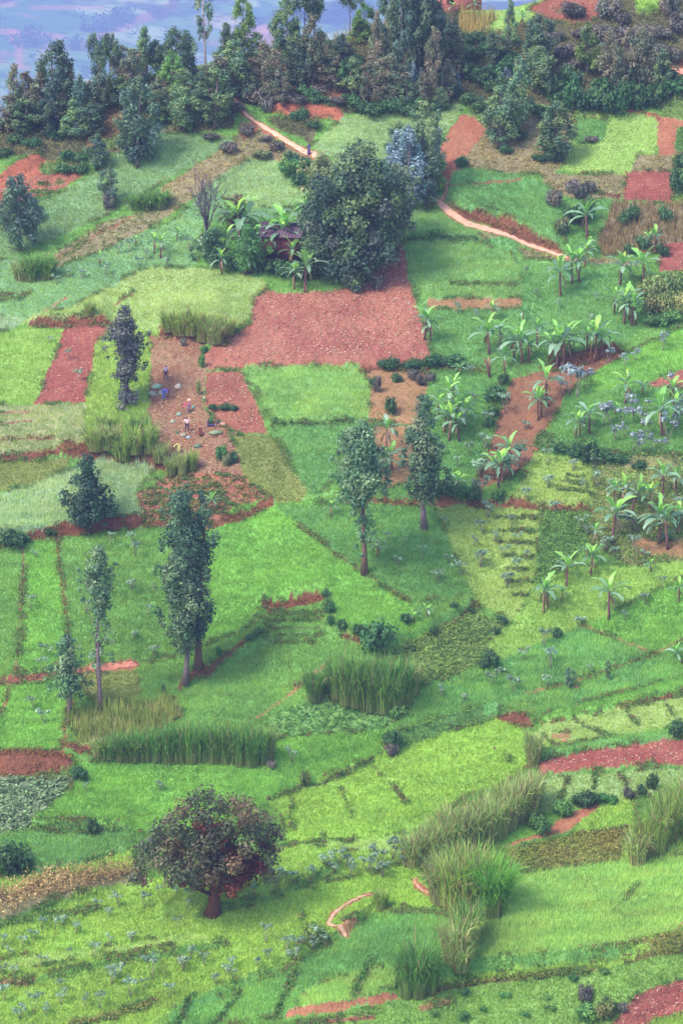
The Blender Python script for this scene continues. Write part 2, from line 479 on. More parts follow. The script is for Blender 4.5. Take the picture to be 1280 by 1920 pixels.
P('gbright','1168,667 1280,612 1480,560 1480,690 1280,690 1200,722 1108,737 1108,702')
P('soilstraw','1212,722 1280,692 1480,685 1480,742 1230,742')
P('gcool2','1060,742 1200,727 1480,742 1480,862 1280,872 1130,872 1008,842 1040,790')
P('limerow','1002,850 1122,872 1110,962 958,946 980,900')
Ln('hedge',10,'1005,838 1060,846 1110,862 1180,872 1290,874')
for a in ('1050,908 1100,914','1045,928 1110,936','1060,896 1090,900'): Ln('darkline',5,a)
P('mixsoil','1112,872 1480,866 1480,1052 1280,1062 1180,1062 1100,1012 1112,960')
P('soilgrn','1180,1010 1280,1015 1300,1045 1200,1040')
Ln('bankbr',7,'640,940 720,946 830,946 960,950 1110,958')
P('limerow','810,950 1012,956 1002,1090 962,1162 890,1132 862,1060')
P('brushdk','1012,956 1112,960 1100,1012 1062,1062 1002,1100')
for k in range(7): Ln('darkline',5,'%d,%d %d,%d'%(925+k*6,970+k*24,1006-k*3,972+k*24))
P('gbright','380,1002 440,962 510,946 560,942 690,946 812,950 890,1132 830,1190 760,1202 640,1192 615,1115 490,1140 460,1190 390,1212 380,1180')
P('gcool2','515,946 690,946 812,950 886,1122 830,1142 770,1132 680,1076 600,1022')
P('gmid','770,1132 886,1118 892,1140 830,1192 790,1170')
Ln('bankgr',4,'560,990 640,1045 690,1082 770,1132')
P('soildk','488,1136 560,1124 600,1116 618,1121 600,1130 505,1148')
Ln('soilgrn',4,'505,1152 470,1182 390,1213 300,1238 255,1250')
Ln('hedge',9,'616,1120 612,1170 640,1196'); Ln('bankbr',8,'640,1196 700,1212'); Ln('bankgr',9,'760,1215 800,1195 850,1172 892,1136')
P('gmid','-200,1035 45,1020 30,1277 -200,1290')
P('gbright','50,1020 106,1010 126,1190 130,1252 40,1277')
P('gmid','112,1002 270,992 300,986 387,997 387,1180 380,1216 255,1246 132,1262')
Ln('soildk',5,'107,1010 118,1100 125,1160 130,1205'); Ln('soil',4,'46,1022 40,1150 30,1276')
Ln('soildk',13,'108,1002 160,996 268,985'); Ln('bankbr',8,'0,1025 50,1012 108,1002'); Ln('bankbr',9,'268,985 330,985 400,988 470,965 510,946')
Ln('soil',6,'-60,1288 0,1282 110,1271 190,1261 258,1249')
P('soilolive','150,1268 258,1252 266,1295 240,1322 180,1322 150,1292')
P('gmid','255,1250 390,1216 470,1186 482,1210 400,1262 340,1292 266,1295')
Ln('bankbr',15,'340,1292 400,1264 490,1208')
P('gbright','-200,1290 0,1286 115,1276 132,1300 116,1422 -200,1430')
Ln('soil',6,'0,1345 14,1312 22,1286')
P('soildk','-200,1425 0,1422 116,1422 142,1452 0,1456 -200,1460')
Ln('bankbr',7,'132,1300 118,1420')
P('cabbage','-200,1458 0,1456 130,1463 146,1476 100,1520 50,1556 0,1562 -200,1600')
P('weeds','120,1345 180,1322 330,1312 345,1345 265,1395 150,1402')
P('soildk','115,1402 200,1405 190,1420 130,1418')
P('gmid','482,1210 505,1152 600,1132 612,1150 640,1196 700,1216 720,1232 600,1290 520,1342 440,1382 330,1322 340,1292 400,1264')
for k in range(5): Ln('darkline',3,'%d,%d %d,%d'%(500-k*2,1152+k*13,606,1152+k*13))
P('brush','600,1292 720,1232 760,1212 890,1150 962,1182 902,1252 782,1292 760,1332 600,1312')
Ln('soilgrn',6,'480,1350 560,1290 620,1240'); 
P('bean','510,1342 600,1312 690,1332 742,1352 732,1382 560,1382 500,1392')
P('gbright','140,1430 520,1430 500,1390 560,1382 742,1372 727,1416 560,1482 500,1502 440,1562 300,1562 60,1546 132,1480')
# right middle
P('limeY','962,1162 1002,1100 1062,1062 1180,1062 1280,1052 1480,1040 1480,1200 1280,1082 1090,1176 900,1252 918,1200')
P('gteal','900,1252 1090,1176 1280,1082 1480,1062 1480,1252 1280,1262 1000,1312 930,1342 830,1372 727,1416 718,1392 760,1342 790,1292')
P('gbright','1090,1176 1280,1082 1480,1062 1480,1200 1290,1200 1230,1226 1150,1196')
Ln('soilgrn',6,'1090,1172 1150,1196 1232,1228'); Ln('soilgrn',5,'1290,1190 1228,1226 1100,1272 985,1302')
P('gteal','985,1305 1100,1292 1290,1242 1480,1222 1480,1270 1120,1320 1010,1350')
P('gbright','1000,1365 1010,1348 1120,1318 1290,1268 1480,1250 1480,1300 1290,1300 1120,1342')
P('soildk','918,1340 985,1348 1002,1366 960,1362')
Ln('bankbr',6,'1015,1360 1120,1344 1290,1298')
P('limepl','1020,1358 1290,1306 1480,1290 1480,1372 1290,1386 1010,1420 1000,1382')
for a in ('1072,1346 1100,1366 1132,1382','1170,1330 1182,1350 1196,1366','1240,1312 1262,1342','1010,1378 1040,1405'): Ln('darkline',4,a)
Ln('soilgrn',12,'1040,1386 1065,1384')
P('LIME','500,1502 560,1482 727,1416 830,1372 930,1346 1002,1376 1002,1432 940,1472 880,1492 820,1532 760,1562 620,1582 540,1586 530,1542')
P('gyel','540,1588 620,1584 760,1562 800,1560 770,1640 560,1640 520,1620')
Ln('brushdk',15,'728,1408 745,1395 780,1384 830,1368 900,1346')
Ln('darkline',4,'500,1502 560,1482 600,1472 640,1456 700,1430')
for a in ('545,1492 549,1562','638,1480 662,1538','700,1438 735,1470 760,1510','940,1408 960,1430','598,1560 612,1588','548,1640 600,1612'): Ln('darkline',3,a)
P('gteal','1000,1418 1290,1366 1480,1350 1480,1372 1290,1388 1005,1432')
P('soilred','1003,1432 1100,1411 1290,1387 1480,1372 1480,1432 1290,1436 1180,1441 1010,1456')
P('palegreen','1015,1457 1290,1440 1480,1432 1480,1502 1290,1482 1100,1512 1010,1532')
for a in ('1062,1458 1050,1505','1116,1452 1112,1482','1160,1450 1172,1472'): Ln('darkline',6,a)
P('gbright','900,1562 1010,1532 1100,1512 1002,1572 955,1592 880,1600')
P('soilpink','1118,1508 1126,1516 1092,1540 1062,1566 960,1592 940,1590 1010,1566 1060,1530')
P('lime','1124,1516 1190,1490 1190,1562 1065,1578 1090,1540')
P('olivebr','952,1602 1060,1576 1182,1556 1162,1622 1000,1642 962,1626')
P('ygreen','1180,1562 1290,1500 1480,1480 1480,1602 1290,1602 1160,1622')
P('paleg','958,1642 1100,1622 1290,1602 1480,1592 1480,1742 1290,1748 1200,1790 1000,1806 858,1822 880,1772 900,1702')
Ln('darkline',3,'1195,1662 1172,1692 1150,1712')
# foreground
P('lime','-200,2010 -200,1745 0,1742 120,1692 300,1650 540,1592 760,1600 830,1640 835,1702 700,1712 560,1802 330,1902 250,2010')
P('gcool','78,1556 240,1562 252,1602 80,1642 -200,1660 -200,1600 0,1562')
P('lime','-200,1662 0,1652 80,1642 252,1602 252,1652 60,1692 -200,1720')
Ln('brushdk',4,'80,1557 150,1566 245,1562'); Ln('darkline',4,'110,1628 126,1662'); Ln('darkline',4,'184,1620 212,1642')
P('dryrow','-200,1700 0,1690 100,1652 245,1646 270,1656 120,1692 40,1716 0,1742 -200,1770')
P('gyel','-60,1810 200,1780 380,1755 390,1770 200,1800 0,1832')
Ln('soilgrn',6,'-60,1850 0,1845 70,1840'); Ln('gmid',7,'70,1840 160,1822 300,1795 420,1775')
Ln('gmid',9,'-60,1742 60,1726 180,1706')
Ln('gmid',12,'370,1722 420,1706 500,1686 560,1664 620,1640')
P('LIME','590,1660 700,1640 790,1600 835,1640 838,1705 700,1700 640,1745 560,1740')
P('olivebr','785,1640 800,1620 850,1640 850,1690 815,1660')
P('soilgrn','640,1740 690,1728 660,1752 640,1754')
P('soilpink','772,1650 785,1652 818,1676 800,1684 778,1668')
P('brush','575,1752 612,1756 600,1776 555,1788')
P('gteal','330,1902 440,1862 560,1804 640,1762 700,1714 800,1712 842,1722 832,1792 742,1832 742,1862 600,1892 400,1925 300,2010 250,2010')
P('paleg','560,1880 600,1850 700,1810 742,1832 742,1860 640,1886 560,1900')
for a,w in (('694,1804 676,1840 664,1880',11),('552,1832 535,1868 518,1905',11),('452,1866 425,1895 395,1930',8),('362,1884 330,1925',8)): Ln('hedge',w,a)
Ln('soilpink',8,'540,1906 640,1892 742,1872')
P('gmixed','500,2010 560,1922 640,1900 740,1882 830,1852 1040,1822 1172,1812 1160,1890 1110,2010')
Ln('soilgrn',12,'790,1890 850,1876'); Ln('soilred',8,'560,1918 700,1908')
P('lime','800,1850 900,1826 1040,1810 1160,1802 1280,1760 1300,1770 1170,1812 1040,1824 830,1856')
Ln('bankgr',9,'800,1862 900,1842 1040,1826 1150,1818 1230,1792 1290,1776')
P('gmixed','1110,1820 1290,1782 1480,1750 1480,1830 1290,1828 1160,1892')
P('soilred','1160,1892 1200,1860 1290,1830 1480,1800 1480,2010 1110,2010 1140,1932')
P('ygreen','1230,2010 1220,1915 1300,1895 1300,2010')
Ln('soilpink',6,'1280,1740 1262,1770 1230,1782'); 
P('olivebr','1180,1786 1260,1770 1290,1765 1290,1778 1230,1792')
Ln('olivebr',12,'140,1920 230,1900 280,1885')

for w_, s_ in ((13,'436,178 446,196 458,213 478,228 500,241 540,267 580,290 618,306'),(15,'806,370 824,384 845,404 876,426'),(11,'876,426 930,442 990,459 1040,476 1064,484'),(10,'836,350 838,365 825,380'),
    (11,'712,1683 675,1690 645,1703 625,1722 614,1742 622,1752 650,1756'),(11,'776,1649 782,1664 800,1674 816,1680'),(14,'1236,130 1262,132 1300,138'),(9,'168,1262 210,1256 256,1249'),(14,'624,200 640,189 656,184')):
    Ln('soilpink',w_,s_)
U0, V0, UW, VH = -200, -100, 1680, 2110
FM = np.full((VH, UW), TI['gmid'], np.uint8)
def raster():
    uu, vv = np.meshgrid(np.arange(UW)+U0+.5, np.arange(VH)+V0+.5)
    wu = uu+2.1*vnoise(uu/17, vv/13, 21)+1.4*vnoise(uu/5, vv/4, 22)
    wv = vv+1.7*vnoise(uu/17, vv/13, 23)+1.2*vnoise(uu/5, vv/4, 24)
    for kind, ti, pts, w in OPS:
        xs = np.array([p[0] for p in pts]); ys = np.array([p[1] for p in pts])
        m = 8+w
        a0 = int(max(0, xs.min()-m-U0)); a1 = int(min(UW, xs.max()+m-U0))
        b0 = int(max(0, ys.min()-m-V0)); b1 = int(min(VH, ys.max()+m-V0))
        if a1 <= a0 or b1 <= b0: continue
        X = wu[b0:b1, a0:a1]; Y = wv[b0:b1, a0:a1]
        if kind == 'p':
            ins = np.zeros(X.shape, bool)
            n = len(xs)
            for i in range(n):
                x1, y1, x2, y2 = xs[i], ys[i], xs[(i+1) % n], ys[(i+1) % n]
                if y1 == y2: continue
                c = ((y1 > Y) != (y2 > Y)) & (X < (x2-x1)*(Y-y1)/(y2-y1)+x1)
                ins ^= c
        else:
            ins = np.zeros(X.shape, bool)
            for i in range(len(xs)-1):
                dx, dy = xs[i+1]-xs[i], ys[i+1]-ys[i]
                t = np.clip(((X-xs[i])*dx+(Y-ys[i])*dy)/(dx*dx+dy*dy+1e-9), 0, 1)
                d = np.hypot(X-xs[i]-t*dx, Y-ys[i]-t*dy)
                ins |= d < w*.5*(1+.35*vnoise(X/14, Y/14, 31))
        FM[b0:b1, a0:a1][ins] = ti
raster()
def fold(u):
    u = np.asarray(u, float)   # outside the surveyed strip the plots carry on in the same manner
    u = np.where(u < -110, -220-u, u); u = np.where(u > 1390, 2780-u, u)
    return np.abs(u+110) % 3000-110
def ftype(u, v):
    u = fold(u)
    i = np.clip((np.asarray(v)-V0).astype(int), 0, VH-1); j = np.clip((np.asarray(u)-U0).astype(int), 0, UW-1)
    return FM[i, j]
# weedy seams where two plots meet
EDGE = np.zeros(FM.shape, bool)
for dy, dx in ((0, 3), (3, 0), (0, -3), (-3, 0), (2, 2)):
    EDGE |= np.roll(FM, (dy, dx), (0, 1)) != FM
_pm = FM == TI['soilpink']
PATHM = _pm.copy()
for dy in (-5, 0, 5):
    for dx in (-5, 0, 5): PATHM |= np.roll(_pm, (dy, dx), (0, 1))
TA = np.array([alb(TY[k][0]) for k in TN]); TB = np.array([alb(TY[k][1]) for k in TN]); TG = np.array([alb(TY[k][2]) for k in TN])
TK = np.array([TY[k][3] for k in TN]); TH = np.array([TY[k][4] for k in TN]); TD = np.array([TY[k][5] for k in TN])

# ------------------------------------------------------------------ the ground: one sheet
def build_ground():
    us = np.concatenate([np.array([-2600, -2000, -1500, -1100, -850]), np.arange(-700, -100, 12.0),
                         np.arange(-100, 1381, 3.0), np.arange(1392, 2000, 12.0), np.array([2100, 2300, 2700, 3200])])
    ns = 640
    s = np.linspace(0, 1, ns)
    vc = crest(us)
    U = np.repeat(us[None, :], ns, 0)
    V = vc[None, :]+(1995-vc)[None, :]*s[:, None]
    top = ground(U, V)
    t = ftype(U, V)
    b = smooth(.5+.5*vnoise(U/40, V/22, 41)+.3*vnoise(U/9, V/6, 42))[..., None]
    col = TG[t]*(.88+.24*b)
    # bare soils: mottle between their two colours
    bare = np.isin(t, [TI[k] for k in TN if TY[k][3] in 'xw'])
    col[bare] = (TA[t]*b+TB[t]*(1-b))[bare]*np.array([.68, .77, .66])
    rr = np.random.RandomState(4)
    top[..., 2] += np.where(bare, rr.normal(0, .045, U.shape)+.05*np.sin(2*np.pi*row_phase(U, V)/9.0), 0)
    # behind the crest: down to the valley beyond
    rows_b = []; c_b = []
    last = top[0]
    for dy, dz in ((2600, -320), (1500, -190), (900, -140), (500, -105), (250, -70), (120, -38), (60, -17), (25, -5), (9, -1.2), (3, -.1)):
        q = last.copy(); q[:, 1] += dy; q[:, 0] *= 1+dy/900.0; q[:, 2] += dz + 1.5*vnoise(us/300, us*0+dy, 3)
        rows_b.append(q); c_b.append(np.repeat(alb((104, 140, 88))[None], len(us), 0))
    # in front, under and behind the camera: the near slope of the valley
    rows_f = []; c_f = []
    foot = top[-1]
    for y, z in ((270, None), (235, None), (190, -18), (140, -14), (90, 20), (45, 62), (15, 96), (0, 112), (-30, 116), (-150, 117)):
        q = foot.copy()
        k = max(y, 60)/290.0
        q[:, 0] = foot[:, 0]*k
        q[:, 1] = y
        if z is None: q[:, 2] = foot[:, 2]-(foot[:, 1]-y)*.33
        else: q[:, 2] = z
        rows_f.append(q); c_f.append(np.repeat(alb((112, 160, 84))[None], len(us), 0))
    G = np.concatenate([np.array(rows_b), top, np.array(rows_f)], 0)
    K = np.concatenate([np.array(c_b), col, np.array(c_f)], 0)
    R, Cn = G.shape[:2]
    idx = np.arange(R*Cn).reshape(R, Cn)
    F = np.stack([idx[1:, :-1], idx[1:, 1:], idx[:-1, 1:], idx[:-1, :-1]], -1).reshape(-1, 4)
    me = np_mesh('ground', G.reshape(-1, 3), F, K.reshape(-1, 3))
    o = link('ground', me, M_GROUND, smooth_=True)
    tag(o, 'terraced farmed hillside of red earth and green plots', 'ground', kind='structure')
    return G
GRID = build_ground()

def path_strip(name, label, pts, widths, col, dz=.09, kind='structure'):
    pts = [tuple(map(float, a.split(','))) for a in pts.split()]
    xs = np.array(pts); d = np.concatenate([[0], np.cumsum(np.hypot(*(np.diff(xs, axis=0).T)))])
    n = max(4, int(d[-1]/2.5)); s = np.linspace(0, d[-1], n)
    # smooth curve through the points
    x = np.interp(s, d, xs[:, 0]); y = np.interp(s, d, xs[:, 1])
    for _ in range(14):
        x[1:-1] = .5*x[1:-1]+.25*(x[:-2]+x[2:]); y[1:-1] = .5*y[1:-1]+.25*(y[:-2]+y[2:])
    w = np.interp(s, np.linspace(0, d[-1], len(widths)), widths)*(1+.22*vnoise(s/9, s*0, 51))
    tx, ty = np.gradient(x), np.gradient(y); l = np.hypot(tx, ty)+1e-9
    nx, ny = -ty/l, tx/l
    W = 7
    k = np.linspace(-.5, .5, W)
    U = x[:, None]+nx[:, None]*w[:, None]*k+1.1*vnoise(s[:, None]/6, k*3, 52)
    V = y[:, None]+ny[:, None]*w[:, None]*k+.8*vnoise(s[:, None]/6, k*3, 53)
    G = ground(U, V); G[..., 2] += dz*(1-(2*k)**4*.6)
    idx = np.arange(n*W).reshape(n, W)
    F = np.stack([idx[:-1, :-1], idx[:-1, 1:], idx[1:, 1:], idx[1:, :-1]], -1).reshape(-1, 4)
    cc = alb(col)*(1+.12*vnoise(U/7, V/5, 54))[..., None]
    me = np_mesh(name, G.reshape(-1, 3), F, cc.reshape(-1, 3))
    o = link(name, me, M_PATH, smooth_=True)
    tag(o, label, 'path', kind=kind)
    return o
path_strip('path', 'pale footpath slanting down from the wooded ridge to the big dark tree', '436,178 446,196 458,213 478,228 500,241 540,267 580,290 618,306', (4, 6, 8, 8, 7), (224,174,148))
path_strip('path', 'pale footpath curving down right from the blue-leaved trees', '806,370 824,384 845,404 876,426 930,442 990,459 1040,476 1064,484', (7, 14, 11, 7, 6, 4), (220,168,142))
path_strip('path', 'wide bare track rising behind the blue-leaved trees', '836,350 838,365 825,380', (6, 5, 4), (216,150,128))
path_strip('path', 'curved footpath on the lime slope right of the broad tree', '712,1683 675,1690 645,1703 625,1722 614,1742 622,1752 650,1756', (2, 3, 5, 7, 7, 4), (204,162,138))
path_strip('path', 'short pinkish footpath between the reed clumps and the lime slope', '776,1649 782,1664 800,1674 816,1680', (5, 5, 4, 3), (196,146,124))
path_strip('path', 'short strip of orange track at the right edge under the dark bushes', '1236,130 1262,132 1300,138', (4, 8, 9), (226,160,134))
path_strip('path', 'thin reddish footpath above the small weedy red plot', '168,1262 210,1256 256,1249', (4, 5, 3), (214,140,120))
path_strip('path', 'small bare patch of trodden yellow earth among the ridge bushes', '624,200 640,189 656,184', (7, 12, 8), (222,180,150))

# ------------------------------------------------------------------ the far side of the valley
def far_hill():
    us = np.linspace(-3200, 4500, 560); vs = np.linspace(-460, 420, 300)
    U, V = np.meshgrid(us, vs)
    Y = np.interp(V, [-460, -200, 0, 200, 420], [9200, 7800, 7000, 6300, 5500])+250*vnoise(U/700, V/160, 61)+65*vnoise(U/200, V/60, 62)+95*vnoise(U/150, V/34, 78)+30*vnoise(U/45, V/14, 79)
    G = ray_point(U, V, Y)
    g1, g2, g3, so, dk = alb((120,156,84)), alb((78,124,72)), alb((178,196,128)), alb((224,138,112)), alb((44,72,44))
    A = U+2.9*V; B = V-.30*U
    col = np.empty(U.shape+(3,)); col[:] = g1
    def patch(m, c, k=.85):
        col[m] = col[m]*(1-k)+c*k
    q = vnoise(A/150, B/40, 63)
    patch(q > .1, g2, .95); patch(vnoise(A/120, B/26, 65) > .3, g3, .9)
    p = vnoise(A/120+3, B/17, 64)
    patch(p > .62, so, .3)
    hl = np.abs(np.mod(B+5*vnoise(A/60, B/20, 72), 19)-9.5) < .9; patch(hl & (vnoise(A/40, B/12, 73) > -.2), dk, .8)
    hv = np.abs(np.mod(A+8*vnoise(A/30, B/12, 74), 53)-26) < 1.2; patch(hv & (vnoise(A/50, B/20, 75) > .05), dk, .75)
    patch(vnoise(U/110, V/30, 66)+.4*vnoise(U/25, V/9, 67) > .7, dk, .5)
    # a long bare diagonal strip, a forked bare gully and a bare corner, as seen between the ridge trees
    d = np.abs((V-72)-(-.42*(U-180))); patch((d < 9+4*vnoise(U/30, V/30, 68)) & (U > 150) & (U < 330), so, .65)
    d = np.abs(U-(28+.22*(V-60))); patch((d < 9) & (V > 55) & (V < 130), so, .65)
    patch((np.abs(V-62-.1*(U-40)) < 6+3*vnoise(U/9, V/9, 69)) & (U > -20) & (U < 120), so, .5)
    patch((np.abs(V-95) < 14) & (U > 78) & (U < 128) & (np.mod(V, 7) < 4), so, .5)
    patch((np.hypot((U-492)/36, (V-66)/20) < 1), so, .65)
    patch((np.abs(V-14) < 5) & (U > 55) & (U < 200), so, .4); patch((np.abs(V-6) < 6) & (U < 28), so, .6)
    patch((np.hypot((U-205)/50, (V-46+.25*(U-205))/13) < 1+.3*vnoise(U/12, V/8, 70)), dk, .8)
    patch((np.hypot((U-170)/60, (V-4)/7) < 1), dk, .6)
    h, w = U.shape
    idx = np.arange(h*w).reshape(h, w)
    F = np.stack([idx[:-1, :-1], idx[1:, :-1], idx[1:, 1:], idx[:-1, 1:]], -1).reshape(-1, 4)
    me = np_mesh('far_hill', G.reshape(-1, 3), F, col.reshape(-1, 3))
    o = link('hill', me, M_FAR, smooth_=True)
    tag(o, 'hazy blue hillside of fields beyond the valley', 'hill', kind='structure')
    # far woods: tree crowns in drifts over the slope
    r = np.random.RandomState(77); n = 26000
    u = r.uniform(-900, 2200, n); v = r.uniform(-200, 300, n)
    k = (vnoise(u/110, v/30, 66)+.4*vnoise(u/25, v/9, 67) > .72) | (np.hypot((u-205)/50, (v-46+.25*(u-205))/13) < 1) | (r.rand(n) < .006)
    u, v = u[k], v[k]; n = len(u)
    Yt = np.interp(v, [-460, -200, 0, 200, 420], [9200, 7800, 7000, 6300, 5500])+250*vnoise(u/700, v/160, 61)+65*vnoise(u/200, v/60, 62)+95*vnoise(u/150, v/34, 78)+30*vnoise(u/45, v/14, 79)
    b = ray_point(u, v, Yt); Vs = []
    for j in range(16):
        c = b+np.stack([r.normal(0, 5, n), r.normal(0, 5, n), r.uniform(1, 20, n)], -1)
        nr = r.normal(0, 1, (n, 3)); a = np.cross(nr, r.normal(0, 1, (n, 3))); a /= np.linalg.norm(a, axis=1)[:, None]; e = np.cross(nr, a); e /= np.linalg.norm(e, axis=1)[:, None]
        s = r.uniform(1.8, 3.6, n)[:, None]
        Vs.append(np.stack([c-a*s, c-e*s, c+a*s, c+e*s], 1))
    Vs = np.stack(Vs, 1).reshape(-1, 3)
    cc = np.repeat(alb((86,114,76))*(1+.3*r.normal(0, 1, (n, 1))), 64, 0)
    tag(link('distant_wood', np_mesh('distant_wood', Vs, np.arange(len(Vs)).reshape(-1, 4), np.clip(cc, .01, .4)), M_FAR), 'dark drifts of trees on the hazy far hillside', 'wood', kind='stuff')
far_hill()
# ------------------------------------------------------------------ crops and ground cover
def sample_uv(n, seed, umin=-70, umax=1350):
    r = np.random.RandomState(seed)
    m = int(n*.42)
    u = np.concatenate([r.uniform(umin, umax, n), r.uniform(-600, umin, m//2), r.uniform(umax, 1880, m//2)]); v = r.uniform(-120, 1985, len(u))
    k = v > crest(u)+1
    return u[k], v[k], r

def warm(c):
    l = c@np.array([.3, .6, .1])
    return (c*.80+l[:, None]*.20)*np.array([1.17, 1.0, .60])
def blades(name, label, cat, kinds, n, seed, nb, bw, lean, squash=1.0, mat=None, shade=.12, band=.12):
    """many narrow leaning blades, one object"""
    u, v, r = sample_uv(n, seed)
    t = ftype(u, v)
    keep = np.isin(TK[t], kinds) & (r.rand(len(u)) < TD[t])
    u, v, t = u[keep], v[keep], t[keep]
    N = len(u)
    if not N: return
    base = ground(u, v)
    h = TH[t]*(.65+.6*r.rand(N))
    rw = np.sin(2*np.pi*row_phase(u, v)/7.5)*(.45+.55*vnoise(u/70, v/50, 13))
    h = h*(1+.2*rw)
    m = smooth(.5+.5*vnoise(u/46, v/20, seed)+.28*vnoise(u/13, v/7, seed+1)+.3*rw)[:, None]
    cb = TA[t]*(1-m)+TB[t]*m
    cb = warm(1.28*cb)*(1+band*vnoise(u/70, v/5.5, seed+2)+.12*vnoise(u/140, v/60, seed+3)+.10*rw)[:, None]
    V = []; K = []
    for b in range(nb):
        a = r.uniform(0, 2*np.pi, N)
        off = np.stack([r.normal(0, .16, N), r.normal(0, .2, N), 0*a], -1)
        wd = (bw*(.6+.8*r.rand(N)))
        d = np.stack([np.cos(a)*wd, np.sin(a)*wd*.6, 0*a], -1)
        tip = np.stack([r.normal(0, lean, N)*h, r.normal(0, lean, N)*h-.12*h, h*(.75+.5*r.rand(N))*squash], -1)
        p = base+off; p[:, 2] -= .05
        c = cb*(1+shade*r.normal(0, 1, N))[:, None]
        V += [p-d, p+d, p+tip]; K += [c, c, c*1.06]
    V = np.stack(V, 1).reshape(-1, 3); K = np.clip(np.stack(K, 1).reshape(-1, 3), .004, .9)
    F = np.arange(len(V)).reshape(-1, 3)
    me = np_mesh(name, V, F, K)
    o = link(name, me, mat or M_CROP)
    tag(o, label, cat, kind='stuff')
    return o

def leafy(name, label, cat, kinds, n, seed, nl, ls, mat=None, rad=.25, flat=.5, shade=.16):
    """low leafy plants of small tilted leaves, one object"""
    u, v, r = sample_uv(n, seed)
    t = ftype(u, v)
    keep = np.isin(TK[t], kinds) & (r.rand(len(u)) < TD[t])
    u, v, t = u[keep], v[keep], t[keep]
    N = len(u)
    if not N: return
    base = ground(u, v)
    h = TH[t]*(.5+.8*r.rand(N))
    m = smooth(.5+.5*vnoise(u/40, v/22, seed)+.4*r.uniform(-1, 1, N))[:, None]
    cb = (TA[t]*(1-m)+TB[t]*m)*(1+.2*r.normal(0, 1, N))[:, None]
    V = []; K = []
    cb = warm(cb*1.25)
    for b in range(nl):
        nrm = np.stack([r.normal(0, 1, N), r.normal(-.3, 1, N), r.normal(flat*2, .8, N)], -1)
        nrm /= np.linalg.norm(nrm, axis=1)[:, None]
        a = np.cross(nrm, r.normal(0, 1, (N, 3))); a /= np.linalg.norm(a, axis=1)[:, None]+1e-9
        bb = np.cross(nrm, a)
        s = (ls*(.6+.8*r.rand(N)))[:, None]
        p = base+np.stack([r.normal(0, rad, N), r.normal(0, rad, N), h*(.15+.85*r.rand(N))], -1)
        c = cb*(1+shade*r.normal(0, 1, N))[:, None]
        V += [p-a*s, p+bb*s*.55, p+a*s, p-bb*s*.55]; K += [c]*4
    V = np.stack(V, 1).reshape(-1, 3); K = np.clip(np.stack(K, 1).reshape(-1, 3), .004, .9)
    me = np_mesh(name, V, np.arange(len(V)).reshape(-1, 4), K)
    o = link(name, me, mat or M_CROP)
    tag(o, label, cat, kind='stuff')
    return o

blades('cereal_crop', 'soft green young cereal standing in the terraced plots', 'crop', ['c'], 560000, 101, 3, .05, .2, shade=.08, band=.16)
blades('short_grass', 'short lime green grass and groundnut cover on the lower plots', 'grass', ['g'], 380000, 102, 3, .07, .35, shade=.10)
leafy('scrub_growth', 'rough dull green weeds and scrub on banks and waste ground', 'scrub', ['s'], 230000, 103, 6, .12)
leafy('bean_crop', 'dark green bean plants in rows and along plot edges', 'crop', ['b'], 240000, 104, 5, .13, rad=.14, shade=.2)
leafy('cabbage_crop', 'blue green cabbages filling the plot at the left edge', 'crop', ['k'], 120000, 105, 6, .2, rad=.17, flat=1.1, shade=.22)
blades('dry_stalks', 'dry straw coloured maize stalks and tall weeds', 'crop', ['m'], 130000, 106, 4, .06, .14, shade=.28)
def seams():
    u, v, r = sample_uv(620000, 108)
    i = np.clip((v-V0).astype(int), 0, VH-1); j = np.clip((fold(u)-U0).astype(int), 0, UW-1)
    g = vnoise(u/26, v/18, 81)+.5*vnoise(u/8, v/6, 82)
    k = EDGE[i, j] & ~PATHM[i, j] & (g > .05); u, v, g = u[k], v[k], g[k]; N = len(u); base = ground(u, v); Vs = []; Ks = []
    q = r.rand(N)[:, None]+.25*vnoise(u/60, v/40, 83)[:, None]
    cb = np.where(q < .4, alb((84, 122, 62)), np.where(q < .75, alb((112, 138, 72)), alb((130, 98, 72))))*1.2
    for b in range(4):
        nr = np.stack([r.normal(0, 1, N), r.normal(-.3, 1, N), r.normal(1, .8, N)], -1); nr /= np.linalg.norm(nr, axis=1)[:, None]
        a = np.cross(nr, r.normal(0, 1, (N, 3))); a /= np.linalg.norm(a, axis=1)[:, None]+1e-9; e = np.cross(nr, a)
        s = (.11*(.6+.8*r.rand(N)))[:, None]
        p = base+np.stack([r.normal(0, .16, N), r.normal(0, .16, N), (.05+.3*r.rand(N))*(.6+.6*np.clip(g, 0, 1))], -1)
        Vs.append(np.stack([p-a*s, p+e*s*.5, p+a*s, p-e*s*.5], 1)); Ks.append(cb*(1+.18*r.normal(0, 1, N))[:, None])
    Vs = np.stack(Vs, 1).reshape(-1, 3); Ks = np.repeat(np.stack(Ks, 1).reshape(-1, 3), 4, 0)
    tag(link('field_edge_weeds', np_mesh('field_edge_weeds', Vs, np.arange(len(Vs)).reshape(-1, 4), np.clip(Ks, .01, .6)), M_CROP), 'weeds growing along the seams between the plots', 'weeds', kind='stuff')
seams()
